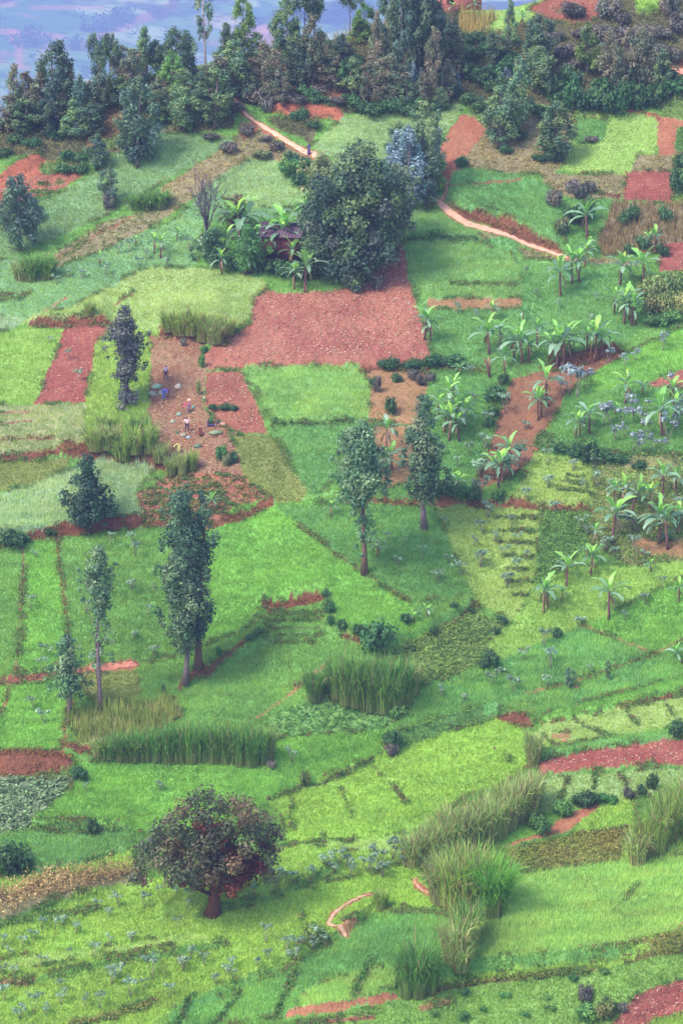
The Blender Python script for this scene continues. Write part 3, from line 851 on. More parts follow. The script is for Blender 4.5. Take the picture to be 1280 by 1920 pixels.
def straw():
    """pale straw and clods lying on the dug red plots"""
    u, v, r = sample_uv(420000, 107)
    t = ftype(u, v)
    keep = np.isin(TK[t], ['w']) & (r.rand(len(u)) < .8*TD[t]*(.55+.45*vnoise(u/20, v/11, 71)))
    u, v = u[keep], v[keep]; N = len(u); base = ground(u, v)
    a = r.uniform(0, np.pi, N); L = r.uniform(.05, .2, N); w = r.uniform(.03, .08, N)
    d = np.stack([np.cos(a)*L, np.sin(a)*L, .4*np.sin(a)*L], -1); e = np.stack([-np.sin(a)*w, np.cos(a)*w, .4*np.cos(a)*w+.02], -1)
    p = base+np.array([0, 0, .09])
    V = np.stack([p-d, p-e, p+d, p+e], 1).reshape(-1, 3)
    q = r.rand(N)[:, None]
    c = np.where(q < .5, alb((226, 172, 152)), np.where(q < .7, alb((160, 160, 118)), alb((146, 80, 70))))*1.1*(1+.15*r.normal(0, 1, (N, 1)))
    me = np_mesh('straw', V, np.arange(N*4).reshape(-1, 4), np.repeat(np.clip(c, .01, .8), 4, 0))
    tag(link('straw', me, M_CROP), 'pale straw and clods strewn over the dug red plots', 'straw', kind='stuff')
straw()

# ------------------------------------------------------------------ leaves, crowns, trees
def leaves(clumps, dens, ls, cols, seed, elong=1.0, jitter=.4, up=.25, rag=.3, fill=.25, droop=0.0):
    """clumps: list of (x,y,z,rx,rz[,colour index]); returns V,K of leaf quads"""
    r = np.random.RandomState(seed)
    Vs = []; Ks = []
    cols = [alb(c) for c in cols]
    for cl in clumps:
        x, y, z, rx, rz = cl[:5]
        n = max(6, int(dens*(rx*rx*.5+rx*rz*.5)*4*math.pi))
        d = r.normal(0, 1, (n, 3)); d /= np.linalg.norm(d, axis=1)[:, None]
        rr = np.where(r.rand(n) < fill, r.uniform(.2, .8, n), 1-rag*.5+rag*r.normal(0, .45, n))
        lump = 1+.22*np.sin(d[:, 0]*4.3+seed)*np.sin(d[:, 1]*3.7+x)+.18*np.sin(d[:, 2]*6.1+y*3)
        p = d*(rr*lump)[:, None]*np.array([rx, rx, rz])+np.array([x, y, z])
        nrm = d+r.normal(0, jitter, (n, 3)); nrm[:, 2] += up
        nrm /= np.linalg.norm(nrm, axis=1)[:, None]
        a = np.cross(nrm, r.normal(0, 1, (n, 3))+np.array([0, 0, -3*droop])); 
        if droop: a = np.cross(nrm, a)
        a /= np.linalg.norm(a, axis=1)[:, None]+1e-9
        b = np.cross(nrm, a)
        s = (ls*(.55+.9*r.rand(n)))[:, None]
        V = np.stack([p-a*s*elong, p+b*s*.6, p+a*s*elong, p-b*s*.6], 1)
        ci = cl[5] if len(cl) > 5 else r.randint(len(cols))
        cj = r.randint(len(cols)) if len(cl) <= 5 else ci
        base = cols[ci]*(.65+.35*r.rand())+cols[cj]*.18
        K = base*(1+.22*r.normal(0, 1, n))[:, None]
        Vs.append(V.reshape(-1, 3)); Ks.append(np.repeat(K, 4, 0))
    return np.vstack(Vs), np.clip(np.vstack(Ks), .004, .9)
def leaf_mesh(name, *a, **k):
    V, K = leaves(*a, **k)
    return np_mesh(name, V, np.arange(len(V)).reshape(-1, 4), K)

BARK = {'g': (128, 110, 116), 'p': (176, 160, 158), 'r': (100, 66, 58), 'd': (92, 74, 74), 'b': (120, 92, 84)}
def trunk_mesh(name, H, r0, clumps, bark, seed, nl=9, bend=.03, r1=.25, start=.25, root=True):
    r = np.random.RandomState(seed); mb = MB(); c = alb(BARK[bark])
    n = 8; t = np.linspace(0, 1, n)
    px = bend*H*np.sin(t*2.4+seed)-bend*H*math.sin(seed); py = bend*H*.6*(np.cos(t*2+seed)-math.cos(seed))
    ax = np.stack([px, py, t*H-.15], -1)
    rad = r0*(1-(1-r1)*t)
    if root: rad[0] *= 1.45
    mb.tube(ax, rad, c, 8)
    sel = [clumps[i] for i in r.permutation(len(clumps))[:nl]] if clumps else []
    for cl in sel:
        x, y, z = cl[:3]
        if abs(x) > 1.1*z: continue
        z0 = min(max(z-abs(x)*.9-cl[4]*.6-.06*H, start*H), .93*H)
        k = z0/H
        b = np.array([np.interp(k, t, px), np.interp(k, t, py), z0]); e = np.array([x, y, z])
        mid = (b+e)/2+np.array([(x-b[0])*.12, (y-b[1])*.12, -.04*H])
        q = np.linspace(0, 1, 5)[:, None]
        P = (1-q)**2*b+2*q*(1-q)*mid+q*q*e
        rb = min(r0*(1-(1-r1)*k)*.5, .16)
        mb.tube(P, np.linspace(rb, rb*.25, 5), c, 5)
    return mb.mesh(name)

PROF = {
 'euc':   lambda t: np.interp(t, [0, .12, .4, .75, 1], [.45, .85, 1, .62, .12]),
 'col':   lambda t: np.interp(t, [0, .1, .5, .85, 1], [.5, .8, 1, .75, .2]),
 'cone':  lambda t: np.interp(t, [0, .1, .35, .7, 1], [.75, 1, .85, .5, .08]),
 'round': lambda t: np.interp(t, [0, .2, .5, .8, 1], [.5, .9, 1, .8, .3]),
 'top':   lambda t: np.interp(t, [0, .3, .7, 1], [.35, .8, 1, .5]),
}
def make_clumps(H, W, z0, prof, n, cr, seed, stretch=1.2):
    r = np.random.RandomState(seed); out = []
    for i in range(n):
        t = (i+.5)/n
        R = PROF[prof](t)*W/2
        a = r.uniform(0, 2*math.pi); rad = R*math.sqrt(r.uniform(.05, .75))
        s = cr*W*(.75+.5*r.rand())*(.55+.45*PROF[prof](t))
        z = z0*H+t*(H-z0*H-s*.7)
        out.append((rad*math.cos(a), rad*math.sin(a), z, s, s*stretch))
    return out

PROTO = {}
def proto_tree(key, H=10., W=4., z0=.25, prof='euc', n=36, cr=.165, dens=20., ls=.13, cols=((90, 120, 80),), bark='g', r0=.16, seed=1, stretch=1.55, **k):
    cl = make_clumps(H, W, z0, prof, n, cr, seed, stretch)
    PROTO[key] = (H, W, trunk_mesh('trunk', H*.95, r0, cl, bark, seed), leaf_mesh('crown', cl, dens, ls, cols, seed, **k))
E = dict(droop=.5, elong=1.5, jitter=.5, rag=.4, up=.2)
G_ = ((120, 150, 104), (134, 158, 104), (106, 138, 108)); O_ = ((126, 138, 106), (138, 134, 110), (108, 130, 106), (148, 136, 114))
D_ = ((96, 126, 100), (112, 136, 102), (86, 114, 106)); Lt = ((124, 160, 84), (142, 176, 88), (104, 146, 82)); B_ = ((150, 172, 184), (128, 156, 168), (104, 136, 140))
for i in range(3):
    proto_tree('eg%d' % i, cols=G_, z0=.13, seed=20+i, prof=('euc', 'col', 'cone')[i], **E)
    proto_tree('eo%d' % i, cols=O_, z0=.13, seed=30+i, prof=('cone', 'euc', 'col')[i], dens=17, **E)
    proto_tree('ed%d' % i, cols=D_, z0=.1, seed=40+i, prof=('col', 'euc', 'round')[i], dens=17, **E)
for i in range(2):
    proto_tree('el%d' % i, cols=Lt, z0=.12, seed=50+i, prof=('cone', 'col')[i], **E)
    proto_tree('eb%d' % i, cols=B_, seed=60+i, z0=.1, prof='euc', ls=.15, dens=13, up=.3)
for i in range(2):   # tall bare-stemmed trees with the crown high up
    proto_tree('hi%d' % i, cols=D_+G_, seed=70+i, z0=.55, prof='top', n=16, W=5., r0=.13, **E)
proto_tree('pole', cols=O_+D_, seed=75, z0=.36, prof='col', n=18, W=2.6, bark='p', r0=.14, **E)

def bush_proto(key, cols, seed, n=13, dens=14, ls=.08, H=1., W=2., **k):
    r = np.random.RandomState(seed); cl = []
    for i in range(n):
        a = r.uniform(0, 6.28); q = math.sqrt(r.rand())*.62*W/2
        z = H*(.25+.5*r.rand()*(1-q/(W/2)*.6)); s = H*(.24+.16*r.rand())
        cl.append((q*math.cos(a), q*math.sin(a), z, s*1.15, s))
    mb = MB(); c = alb(BARK['d'])
    for i in range(5):
        x, y, z = cl[i][:3]
        mb.tube([(x*.1, y*.1, -.1), (x*.5, y*.5, z*.5), (x, y, z)], [.035, .025, .01], c, 5)
    PROTO[key] = (H, W, mb.mesh('stem'), leaf_mesh('foliage', cl, dens*4, ls, cols, seed, **k))
for i in range(2):
    bush_proto('bd%d' % i, ((62, 100, 66), (74, 116, 68), (84, 124, 76)), 80+i)
    bush_proto('bp%d' % i, ((120, 112, 112), (104, 114, 100), (130, 118, 108)), 84+i)
    bush_proto('bo%d' % i, ((118, 128, 84), (132, 132, 88), (100, 116, 80)), 88+i)
    bush_proto('bg%d' % i, ((86, 140, 76), (108, 156, 78), (80, 128, 76)), 92+i)
    bush_proto('by%d' % i, ((146, 168, 96), (128, 154, 90), (160, 160, 100)), 96+i)
bush_proto('bw0', ((86, 120, 84), (100, 132, 92)), 99)
bush_proto('bb0', ((146, 164, 178), (124, 146, 160), (168, 182, 190)), 95, ls=.13)

def duplicate(o, parent=None):
    c = o.copy(); C.objects.link(c)
    if parent is not None: c.parent = parent
    for ch in list(o.children): duplicate(ch, c)
    return c

ORD = ['zeroth', 'first', 'second', 'third', 'fourth', 'fifth', 'sixth', 'seventh', 'eighth', 'ninth', 'tenth', 'eleventh', 'twelfth', 'thirteenth', 'fourteenth', 'fifteenth', 'sixteenth', 'seventeenth', 'eighteenth', 'nineteenth', 'twentieth']
def ordinal(i): return ORD[i] if i <= 20 else 'twenty-'+ORD[i-20]
def labels(what, where, n):
    if n == 1: return ['%s %s' % (what, where)]
    return ['%s %s, %s' % (what, where, 'leftmost' if i == 0 else 'rightmost' if i == n-1 else ordinal(i+1)+' from left') for i in range(n)]

MADE = {}
def place(key, name, cat, u, v, hpx, wpx, label, group=None, mats=(M_BARK, M_LEAF), names=('trunk', 'crown'), rz=None, tilt=0.0):
    H, W, m0, m1 = PROTO[key]
    if names[0] == 'stem' and v < 330: v += RND.uniform(-7, 7); hpx *= RND.uniform(.55, 1.05)
    p = at(u, v); s = ppm(p)
    h = hpx/s/math.cos(math.radians(10))*(1.08 if names[0] == 'trunk' else 1); w = wpx/s*(1.3 if names[0] == 'trunk' else 1.1)
    if key in MADE:
        o = duplicate(MADE[key])
        for ch in o.children: pass
        o.name = name
    else:
        o = empty(name)
        link(names[0], m0, mats[0], o, smooth_=True); link(names[1], m1, mats[1], o)
        MADE[key] = o
    o.location = p
    o.rotation_euler = (0, tilt, RND.uniform(0, 6.28) if rz is None else rz)
    o.scale = (w/W, w/W, h/H)
    for k in ('label', 'category', 'group'):
        if k in o: del o[k]
    tag(o, label, cat, group)
    return o
def cluster(key_of, name, cat, what, where, items, group=None, **k):
    """items (u, v, h px, w px[, key]) get a label each, told apart by their order from the left"""
    items = sorted(items)
    lb = labels(what, where, len(items))
    out = []
    for it, l in zip(items, lb):
        key = it[4] if len(it) > 4 else key_of
        if isinstance(key, (list, tuple)): key = RND.choice(key)
        out.append(place(key, name, cat, it[0], it[1], it[2], it[3], l, group or (what+'s '+where), **k))
    return out
EG, EO, ED, EL, EB, HI = ['eg0', 'eg1', 'eg2'], ['eo0', 'eo1', 'eo2'], ['ed0', 'ed1', 'ed2'], ['el0', 'el1'], ['eb0', 'eb1'], ['hi0', 'hi1']
BD, BP, BO, BG, BY = ['bd0', 'bd1'], ['bp0', 'bp1'], ['bo0', 'bo1'], ['bg0', 'bg1'], ['by0', 'by1']
EU = ('eucalyptus_tree', 'tree')
# the ridge, left to right
cluster(EO, *EU, 'rust tipped eucalyptus', 'at the far left end of the ridge', [(30,222,95,38),(52,226,85,42),(78,228,105,50),(130,222,95,48),(88,258,66,42,ED)])
cluster(ED, *EU, 'dark tall eucalyptus', 'left of the ridge maize patch', [(108,236,145,62),(190,218,118,44),(182,185,112,30,HI),(207,172,100,34,HI),(152,245,95,44)])
cluster(EB, *EU, 'silvery blue young eucalyptus', 'among the left ridge trees', [(160,222,62,44),(200,200,50,26),(136,228,36,20),(238,150,58,40),(290,128,50,34)])
cluster(EO, *EU, 'olive eucalyptus', 'behind the steep terraced bank', [(248,190,90,46),(272,158,100,42,EG),(295,152,70,40,ED),(225,150,60,36)])
cluster(ED, *EU, 'dark feathery tree', 'on the ridge beside the white-stemmed pole tree', [(330,162,100,52),(352,156,90,34),(308,150,66,30)])
cluster(EO, *EU, 'hazy mid-height eucalyptus', 'filling the left ridge belt', [(64,238,70,56),(118,240,76,58),(168,228,70,52),(228,204,56,48,EG),(262,204,56,48,ED),(300,200,54,46),(346,204,70,50,EG),(376,200,60,44,ED),(16,250,66,48),(44,256,66,52,EG),(410,196,84,54),(140,262,70,50,EG),(172,262,64,50,ED),(300,228,56,44,EG)])
cluster(EG, *EU, 'soft grey eucalyptus', 'filling the middle ridge belt', [(448,150,70,48),(492,156,70,48,EO),(560,166,80,50,ED),(606,128,62,44),(628,170,64,48,EO),(662,180,66,48),(640,118,50,40,ED),(730,196,84,50,EO)])
cluster('pole', *EU, 'very tall slim pole tree with pale bare stem', 'on the left ridge', [(387,152,205,34)])
cluster(EL, *EU, 'bright green tree', 'on the upper left slope', [(322,196,92,40)])
cluster(EG, *EU, 'grey green eucalyptus', 'above the start of the upper footpath', [(402,242,108,62),(346,248,78,50),(436,182,98,56),(424,130,80,44),(372,236,60,34,ED),(468,190,50,40,ED)])
cluster(EO, *EU, 'brownish thin eucalyptus', 'right of the footpath top', [(515,192,92,50),(500,185,66,36),(532,196,50,36)])
cluster(EL, *EU, 'light green topped tree', 'on the skyline left of the gap', [(458,112,118,34),(444,108,52,28,ED),(480,112,48,30,EG)])
cluster(EG, *EU, 'leaning clump forming eucalyptus', 'on the skyline above the red road cutting', [(537,118,116,46),(552,112,70,34,ED)])
cluster(HI, *EU, 'high crowned dark tree', 'cut by the top edge of the photo', [(570,100,128,50),(588,96,104,44),(655,64,84,40)])
cluster(EO, *EU, 'olive brown eucalyptus', 'in the middle of the ridge', [(585,156,130,46),(600,150,90,36),(575,150,70,34,EG),(705,158,128,36),(690,190,66,40),(718,198,60,38)])
cluster(EL, *EU, 'yellow green round topped tree', 'on the skyline beside the ridge maize', [(682,82,70,38),(668,84,50,28)])
cluster(EG, *EU, 'teal green small tree', 'above the pale roadside sheet', [(548,160,38,30)])
cluster(ED, *EU, 'huge dark eucalyptus', 'in the tall stand left of the brick house', [(738,152,195,52),(758,170,190,54),(782,162,180,56),(806,152,168,56),(828,146,120,50),(795,140,170,46)])
cluster(EO, *EU, 'thin olive eucalyptus', 'in front of the tall dark stand', [(815,196,132,38),(848,148,110,48),(838,186,70,40),(790,204,64,34)])
cluster(EB, *EU, 'blue leaved young eucalyptus', 'below the tall dark stand', [(772,186,64,28),(790,178,48,20),(745,200,44,28,EG),(765,206,52,34,ED),(848,176,42,28),(826,206,40,24,EG)])
cluster(EG, *EU, 'grey green tree', 'right of the skyline gap', [(955,96,88,32),(1012,136,100,54,ED),(1000,125,72,36),(928,122,56,40,ED)])
cluster('eb0', *EU, 'whitish blue sapling', 'in the bushes under the skyline gap', [(948,166,38,20)])
cluster(EL, *EU, 'yellow topped young tree', 'on the wooded bank right of the gap', [(1008,142,86,34),(1010,178,84,52,EG),(1100,142,92,46)])
cluster(EO, *EU, 'brown tipped eucalyptus', 'in the row above the square green plot', [(1138,164,98,42),(1156,176,96,30),(1176,166,106,42),(1198,168,104,42),(1216,166,98,38),(1240,170,72,36,EG)])
cluster(HI, *EU, 'slim dark tree', 'against the bright plot at the top right', [(1188,30,64,34)])
cluster(EG, *EU, 'grey green eucalyptus', 'on the dry slope left of the square green plot', [(935,278,108,56),(972,246,128,50),(955,262,72,44),(1043,302,104,64),(1030,292,60,34)], group='eucalypts on the dry slope')
cluster(ED, *EU, 'large dark blue green eucalyptus', 'on the upper left green slope', [(258,314,148,72),(250,300,110,56)])
cluster(ED, *EU, 'dark shaggy tree', 'at the left edge beside the terraced red plots', [(38,470,130,66),(14,430,60,36),(58,420,54,32)])
cluster(ED, *EU, 'small dark tree', 'on the left green slope below the ridge', [(204,386,66,34),(182,318,62,42),(206,392,36,28,'bp0')])
cluster(EB, *EU, 'tall silver blue eucalyptus', 'right of the huge dark garden tree', [(765,398,150,60),(742,352,100,46),(800,388,100,50,ED),(788,345,96,34)])
cluster(EG, *EU, 'tall green eucalyptus', 'behind the silver blue trees above the path', [(795,372,168,62),(748,330,92,44),(818,366,70,34,EL),(815,330,90,34,EB)])
BU = ('bush', 'bush')
SB = dict(names=('stem', 'foliage'))
cluster(BD, *BU, 'dark rounded bush', 'on the left ridge slope', [(85,240,30,38),(60,272,26,44),(105,262,24,40),(30,268,28,40),(130,300,24,40),(150,296,26,44),(178,296,24,40),(10,290,30,40),(120,318,26,40),(150,322,26,40),(275,240,26,40),(300,236,28,44),(330,232,24,40)], **SB)
cluster(BY, *BU, 'pale yellow green bush', 'on the left ridge', [(22,238,42,52),(218,178,46,50),(240,190,34,34),(255,205,28,34)], **SB)
cluster(BP, *BU, 'dull purple brown bush', 'beside the upper footpath', [(440,215,36,50),(478,190,40,56),(505,200,38,50),(535,190,40,50),(565,205,34,50),(465,250,30,40),(495,262,24,36),(520,285,24,36),(430,280,26,40),(395,262,24,40),(600,170,34,44),(630,190,30,44),(520,150,34,44),(480,145,36,48)], **SB)
cluster(BD, *BU, 'dark green bush', 'along the middle of the ridge', [(610,150,62,56),(640,146,60,56),(668,140,50,50),(575,180,40,50),(600,196,28,50),(655,196,30,50),(675,210,32,50),(700,214,36,56),(730,214,40,56),(760,214,40,56),(790,212,36,50),(820,208,34,44),(850,186,30,40),(560,230,26,40),(590,236,24,40),(545,300,26,36),(565,318,34,40)], **SB)
cluster(BD, *BU, 'dense dark bush', 'on the slope under the ridge maize', [(865,110,44,60),(890,118,44,56),(872,150,44,60),(905,165,40,60),(930,170,40,56),(885,190,30,50),(925,148,40,50),(960,140,40,50),(985,150,44,50),(912,100,36,40),(950,120,44,56),(870,85,34,50),(895,80,30,40)], **SB)
cluster(BP, *BU, 'purple brown bush', 'along the top of the right-hand wooded bank', [(1040,80,36,50),(1060,110,40,56),(1075,130,40,50),(1085,70,36,50),(1110,75,40,56),(1135,80,44,56),(1160,80,44,60),(1185,85,44,60),(1210,80,50,60),(1240,75,50,60),(1270,70,56,60),(1225,110,50,60),(1255,110,50,60),(1165,50,36,40),(1075,30,40,60),(1140,40,44,60),(1255,30,50,50),(1275,40,50,50)], **SB)
cluster(BD, *BU, 'deep green bush', 'in the thicket above the square green plot', [(1030,190,56,60),(1055,196,56,60),(1080,200,60,60),(1105,202,60,60),(1130,204,60,60),(1155,206,60,60),(1180,204,60,60),(1205,200,56,60),(1230,192,50,60),(1255,182,44,56),(1040,160,44,50),(1070,165,44,50),(1125,170,50,50),(1250,150,40,50),(1275,160,40,40),(1000,215,36,50),(1025,225,30,44),(905,205,26,44)], **SB)
cluster(BD, *BU, 'small dark bush', 'on the dry slope below the wooded bank', [(868,314,34,34),(975,262,26,40),(1010,300,26,34),(1040,306,26,44),(950,290,24,30)], **SB)
cluster(BP, *BU, 'lone purple brown bush', 'in the square green plot', [(1108,268,24,32)], **SB)
cluster(BP, *BU, 'thin greyish shrub', 'between the cool green plot and the dug plot', [(1040,388,42,40),(1072,360,30,34),(1085,372,34,36),(1105,362,30,30),(1075,420,40,44,'bd0'),(1098,412,46,44,'bd1'),(1055,440,40,40,'bo0')], **SB)
cluster(BD, *BU, 'dark bush', 'standing in the dry stalk field at the right', [(1180,415,34,40),(1245,418,36,34),(1168,420,22,30),(1205,470,30,36),(1180,478,22,30),(1240,480,26,30),(1268,360,50,40),(1275,320,40,30)], **SB)
cluster(BY, *BU, 'yellowish tangled bush', 'below the small red plot at the right edge', [(1215,560,46,50),(1238,556,44,50),(1262,552,46,50),(1220,590,44,50),(1245,588,44,54),(1272,590,50,50),(1230,612,30,50,'bg0'),(1258,606,30,50,'bg1')], **SB)
# ------------------------------------------------------------------ the trees one can tell apart
def hero(name, cat, label, u, v, hpx, clumps_px, dens, ls, cols, bark, r0, seed, group=None, extra=None, nl=12, trunk_top=.95, echo=True, front=False, **k):
    """clumps_px: (x, y-up, r, [rz factor, [colour index]]) in photo px from the foot of the tree"""
    p = at(u, v); s = ppm(p)
    r = np.random.RandomState(seed)
    cl = []
    W = max(abs(c[0])+c[2] for c in clumps_px)/s
    for c in clumps_px:
        x, z, rr = c[0]/s, c[1]/s, c[2]/s
        zf = c[3] if len(c) > 3 and c[3] else 1.0
        dep = math.sqrt(max(0, W*W-x*x))*.55
        y = r.uniform(-dep, .15*dep) if front else r.uniform(-dep, dep)
        z -= y*.34
        e = (x, y, z, rr, rr*zf)
        if len(c) > 4: e = e+(c[4],)
        cl.append(e)
        if not echo: continue
        # echo on the far side so that the crown is full all round
        e2 = (x*r.uniform(.2, .8)*r.choice([-1, 1]), -y+r.uniform(-.3, .3)*rr, z+r.uniform(-.3, .3)*rr, rr*.9, rr*.9*zf)
        cl.append(e2+(c[4],) if len(c) > 4 else e2)
    H = hpx/s
    o = empty(name, p)
    link('trunk', trunk_mesh('trunk', H*trunk_top, r0, cl, bark, seed, nl=nl), M_BARK, o, smooth_=True)
    link('crown', leaf_mesh('crown', cl, dens, ls, cols, seed, **k), M_LEAF, o)
    if extra:
        for nm, cps, d2, l2, c2 in extra:
            ec = [(c[0]/s, r.uniform(-.25, .2)*W, c[1]/s+.02*W, c[2]/s, c[2]/s*(c[3] if len(c) > 3 else 1)) for c in cps]
            link(nm, leaf_mesh(nm, ec, d2, l2, c2, seed+5, elong=1.6, jitter=1.0, rag=.6, fill=.5), M_LEAF, o)
    tag(o, label, cat, group)
    return o
def rows(spec, seed, y0, y1, n, fx, cr, zf=1.0, cx=lambda t: 0):
    r = np.random.RandomState(seed); out = []; n = int(n*.85)
    for i in range(n):
        t = (i+.5)/n; w = fx(t); a = r.uniform(-1, 1)
        if i % 3 == 1:
            q = cr*r.uniform(.3, .5); out.append((cx(t)+r.choice([-1, 1])*(w*1.15-q*.3), y0+(y1-y0)*t, q, zf))
        s = cr*(.5+.75*r.rand())*(.5+.5*w/max(fx(q/10) for q in range(11)))
        out.append((cx(t)+a*max(0, w*1.02-s), y0+(y1-y0)*t, s, zf))
    return out
GREV = ((96, 128, 92), (112, 144, 98), (80, 112, 86), (132, 150, 112))
GREVd = ((72, 106, 84), (86, 120, 86), (62, 92, 78))
# the broad tree in the foreground
cp = [(-115,120,22),(-135,95,18),(-100,150,24),(-80,175,22),(-75,130,28),(-95,100,26),(-60,160,26),(-50,195,22),(-30,215,20),(-10,225,20),(15,205,24),(-15,185,26),(-40,140,22),
      (45,205,24),(70,190,26),(95,175,24),(115,155,20),(128,150,14),(85,150,24),(100,125,20),(60,165,22),(110,100,18),(100,72,18),(115,62,14),(30,160,20),(0,140,26),(25,130,26),(-25,125,24),(-20,95,24),(20,95,26),(45,90,20),
      (-55,95,26),(-70,75,24),(-45,65,22),(-80,50,14),(-30,50,16),(15,70,20),(-140,70,16),(-148,60,18),(-130,52,14),(0,60,16),(-135,120,14),(65,120,18),(-110,130,20),(120,120,14)]
red = [(-10,150,26),(-35,115,20),(35,110,28),(60,100,28),(75,80,26),(-50,80,20),(-75,95,20),(10,45,24,.8),(-30,48,18,.8),(35,50,18,.8),(70,150,20),(20,160,24),(95,140,16),(-10,75,26),(65,65,20)]
hero('broadleaf_tree', 'tree', 'broad grey green tree with rust red inner foliage standing on the lime slope', 400, 1714, 230, [(a*.98, b+(14 if b < 70 else 8), c*1.0)+tuple(z) for a, b, c, *z in cp], 17, .16,
     ((110,110,86),(134,124,98),(90,102,76),(140,110,90),(100,114,80)), 'r', .66, 201, nl=20, trunk_top=.62, rag=.26, fill=.3, echo=False, front=True,
     extra=[('dry_foliage', [(a, b+8, c*1.2)+tuple(z) for a, b, c, *z in red]+[(-60,130,26),(-20,170,26),(0,110,30),(-60,60,20),(50,70,26),(20,80,26),(90,100,18)], 24, .12, ((118,54,48),(96,44,42),(132,74,54)))])
# grevilleas of the lower plots
hero('silky_oak_tree', 'tree', 'tall slender tree with narrow crown on a long bare trunk, left of the pair', 190, 1331, 322,
     rows(0, 1, 190, 315, 26, lambda t: np.interp(t, [0,.3,.7,1], [16,34,32,14]), 17, 1.1)+[(8,175,9),(-6,165,8),(14,160,7),(-12,150,6),(10,140,7),(24,130,7),(20,105,9),(-10,118,7),(22,95,6),(-14,108,6),(4,185,12),(12,130,6),(22,152,8),(4,120,6)],
     13, .15, GREV, 'g', .26, 211, nl=12)
hero('silky_oak_tree', 'tree', 'tall dark columnar tree, rear one of the pair on the brown bank', 372, 1252, 338,
     rows(0, 2, 70, 330, 50, lambda t: np.interp(t, [0,.15,.6,.85,1], [22,34,38,34,12]), 22, 1.2, cx=lambda t: -8-30*t), 15, .16, GREVd+GREV[:1], 'b', .34, 212, nl=14)
hero('silky_oak_tree', 'tree', 'columnar grey green tree, front one of the pair on the brown bank', 348, 1287, 262,
     rows(0, 3, 95, 250, 44, lambda t: np.interp(t, [0,.3,.7,1], [30,42,46,24]), 22, 1.15, cx=lambda t: -2-8*t)+[(-12,78,12),(8,72,12),(-2,92,14),(-22,80,8),(16,86,9),(-6,62,9),(-30,96,8)], 15, .16, GREV, 'g', .28, 213, nl=14)
hero('silky_oak_tree', 'tree', 'young tree with airy crown at the corner of the bright left plot', 130, 1342, 168,
     rows(0, 4, 50, 160, 26, lambda t: np.interp(t, [0,.3,.7,1], [26,40,26,8]), 17, 1.0, cx=lambda t: -6)+[(-34,50,8),(30,62,10),(42,66,8),(20,40,8),(-10,42,8)], 14, .15, GREV, 'g', .2, 214, nl=14)
hero('silky_oak_tree', 'tree', 'rounded grey crowned tree on a long bare trunk in the green centre', 683, 1076, 286,
     rows(0, 5, 140, 278, 46, lambda t: np.interp(t, [0,.25,.7,1], [34,48,44,18]), 22, 1.05, cx=lambda t: -8-4*t)+[(-20,112,9),(-14,100,8),(12,96,9),(-6,88,8),(6,80,8),(-10,72,7),(18,82,8),(-4,104,9),(14,62,7),(-16,56,6),(24,60,7),(-4,64,7),(10,118,8)],
     15, .16, GREV, 'b', .3, 215, nl=14)
hero('silky_oak_tree', 'tree', 'knobbly dark tree with pointed top beside the dense banana clump', 795, 991, 258,
     rows(0, 6, 62, 180, 40, lambda t: np.interp(t, [0,.3,.7,1], [24,40,36,26]), 20, 1.1, cx=lambda t: 0)+[(-8,195,18),(2,210,18),(-6,225,17),(-2,240,14),(-24,190,14),(-30,180,14),(14,200,12),(-16,165,20),(-4,250,9)], 15, .16, GREVd+GREV[3:], 'g', .32, 216, nl=14)
hero('conifer_like_tree', 'tree', 'dense dark conical tree at the edge of the pale blue cereal', 166, 997, 142,
     rows(0, 7, 16, 132, 44, lambda t: np.interp(t, [0,.25,.6,1], [34,48,34,10]), 17, .9)+[(44,36,10),(40,48,12),(-36,60,12),(-42,72,10),(-44,56,9),(32,62,12)], 16, .15, GREVd, 'd', .22, 217, nl=12)
hero('dark_gnarled_tree', 'tree', 'purplish dark tree with a pinched waist between the left plots', 238, 757, 182,
     rows(0, 8, 100, 142, 16, lambda t: np.interp(t, [0,1], [34,40]), 17)+[(-6,160,14),(0,172,12),(-14,150,14),(12,148,12),(26,128,11),(-28,124,12)]+rows(0, 9, 38, 96, 18, lambda t: np.interp(t, [0,.6,1], [14,34,30]), 15)+[(0,14,16),(-12,10,14),(14,10,14),(0,24,12)],
     15, .15, ((96,98,104),(112,114,104),(84,90,96)), 'd', .24, 218, nl=12)
# the garden grove
big = []
rr_ = np.random.RandomState(5)
for i in range(95):
    while True:
        x, y = rr_.uniform(-100, 112), rr_.uniform(10, 240)
        lim = np.interp(y, [0, 40, 110, 180, 220, 245], [62, 88, 102, 96, 66, 24])
        if abs(x-np.interp(y, [0, 120, 240], [-15, 0, 10])) < lim-14: break
    big.append((x, y, rr_.uniform(16, 27)))
hero('mango_tree', 'tree', 'huge dense dark green tree over the hut garden', 665, 524, 252, big, 11, .2,
     ((78,106,84),(96,124,86),(64,94,80),(124,146,92),(104,114,104)), 'd', .6, 221, nl=26, rag=.45,
     extra=[('fruits', [(-8,42,10),(-14,60,8),(2,24,8),(6,52,6)], 1.2, .12, ((236,170,80),(226,150,70)))])
hero('broadleaf_tree', 'tree', 'lighter yellow green tree at the left shoulder of the huge dark tree', 600, 440, 150,
     rows(0, 10, 70, 142, 26, lambda t: np.interp(t, [0,.4,.8,1], [20,40,36,16]), 17), 12, .19, ((136,150,98),(120,140,92),(150,156,104)), 'd', .2, 222)
hero('broadleaf_tree', 'tree', 'greyish green tree at the right shoulder of the huge dark tree', 745, 470, 175,
     rows(0, 11, 30, 160, 34, lambda t: np.interp(t, [0,.4,.8,1], [24,36,36,16]), 18), 12, .19, ((116,132,104),(100,120,100),(132,144,110)), 'd', .22, 223)
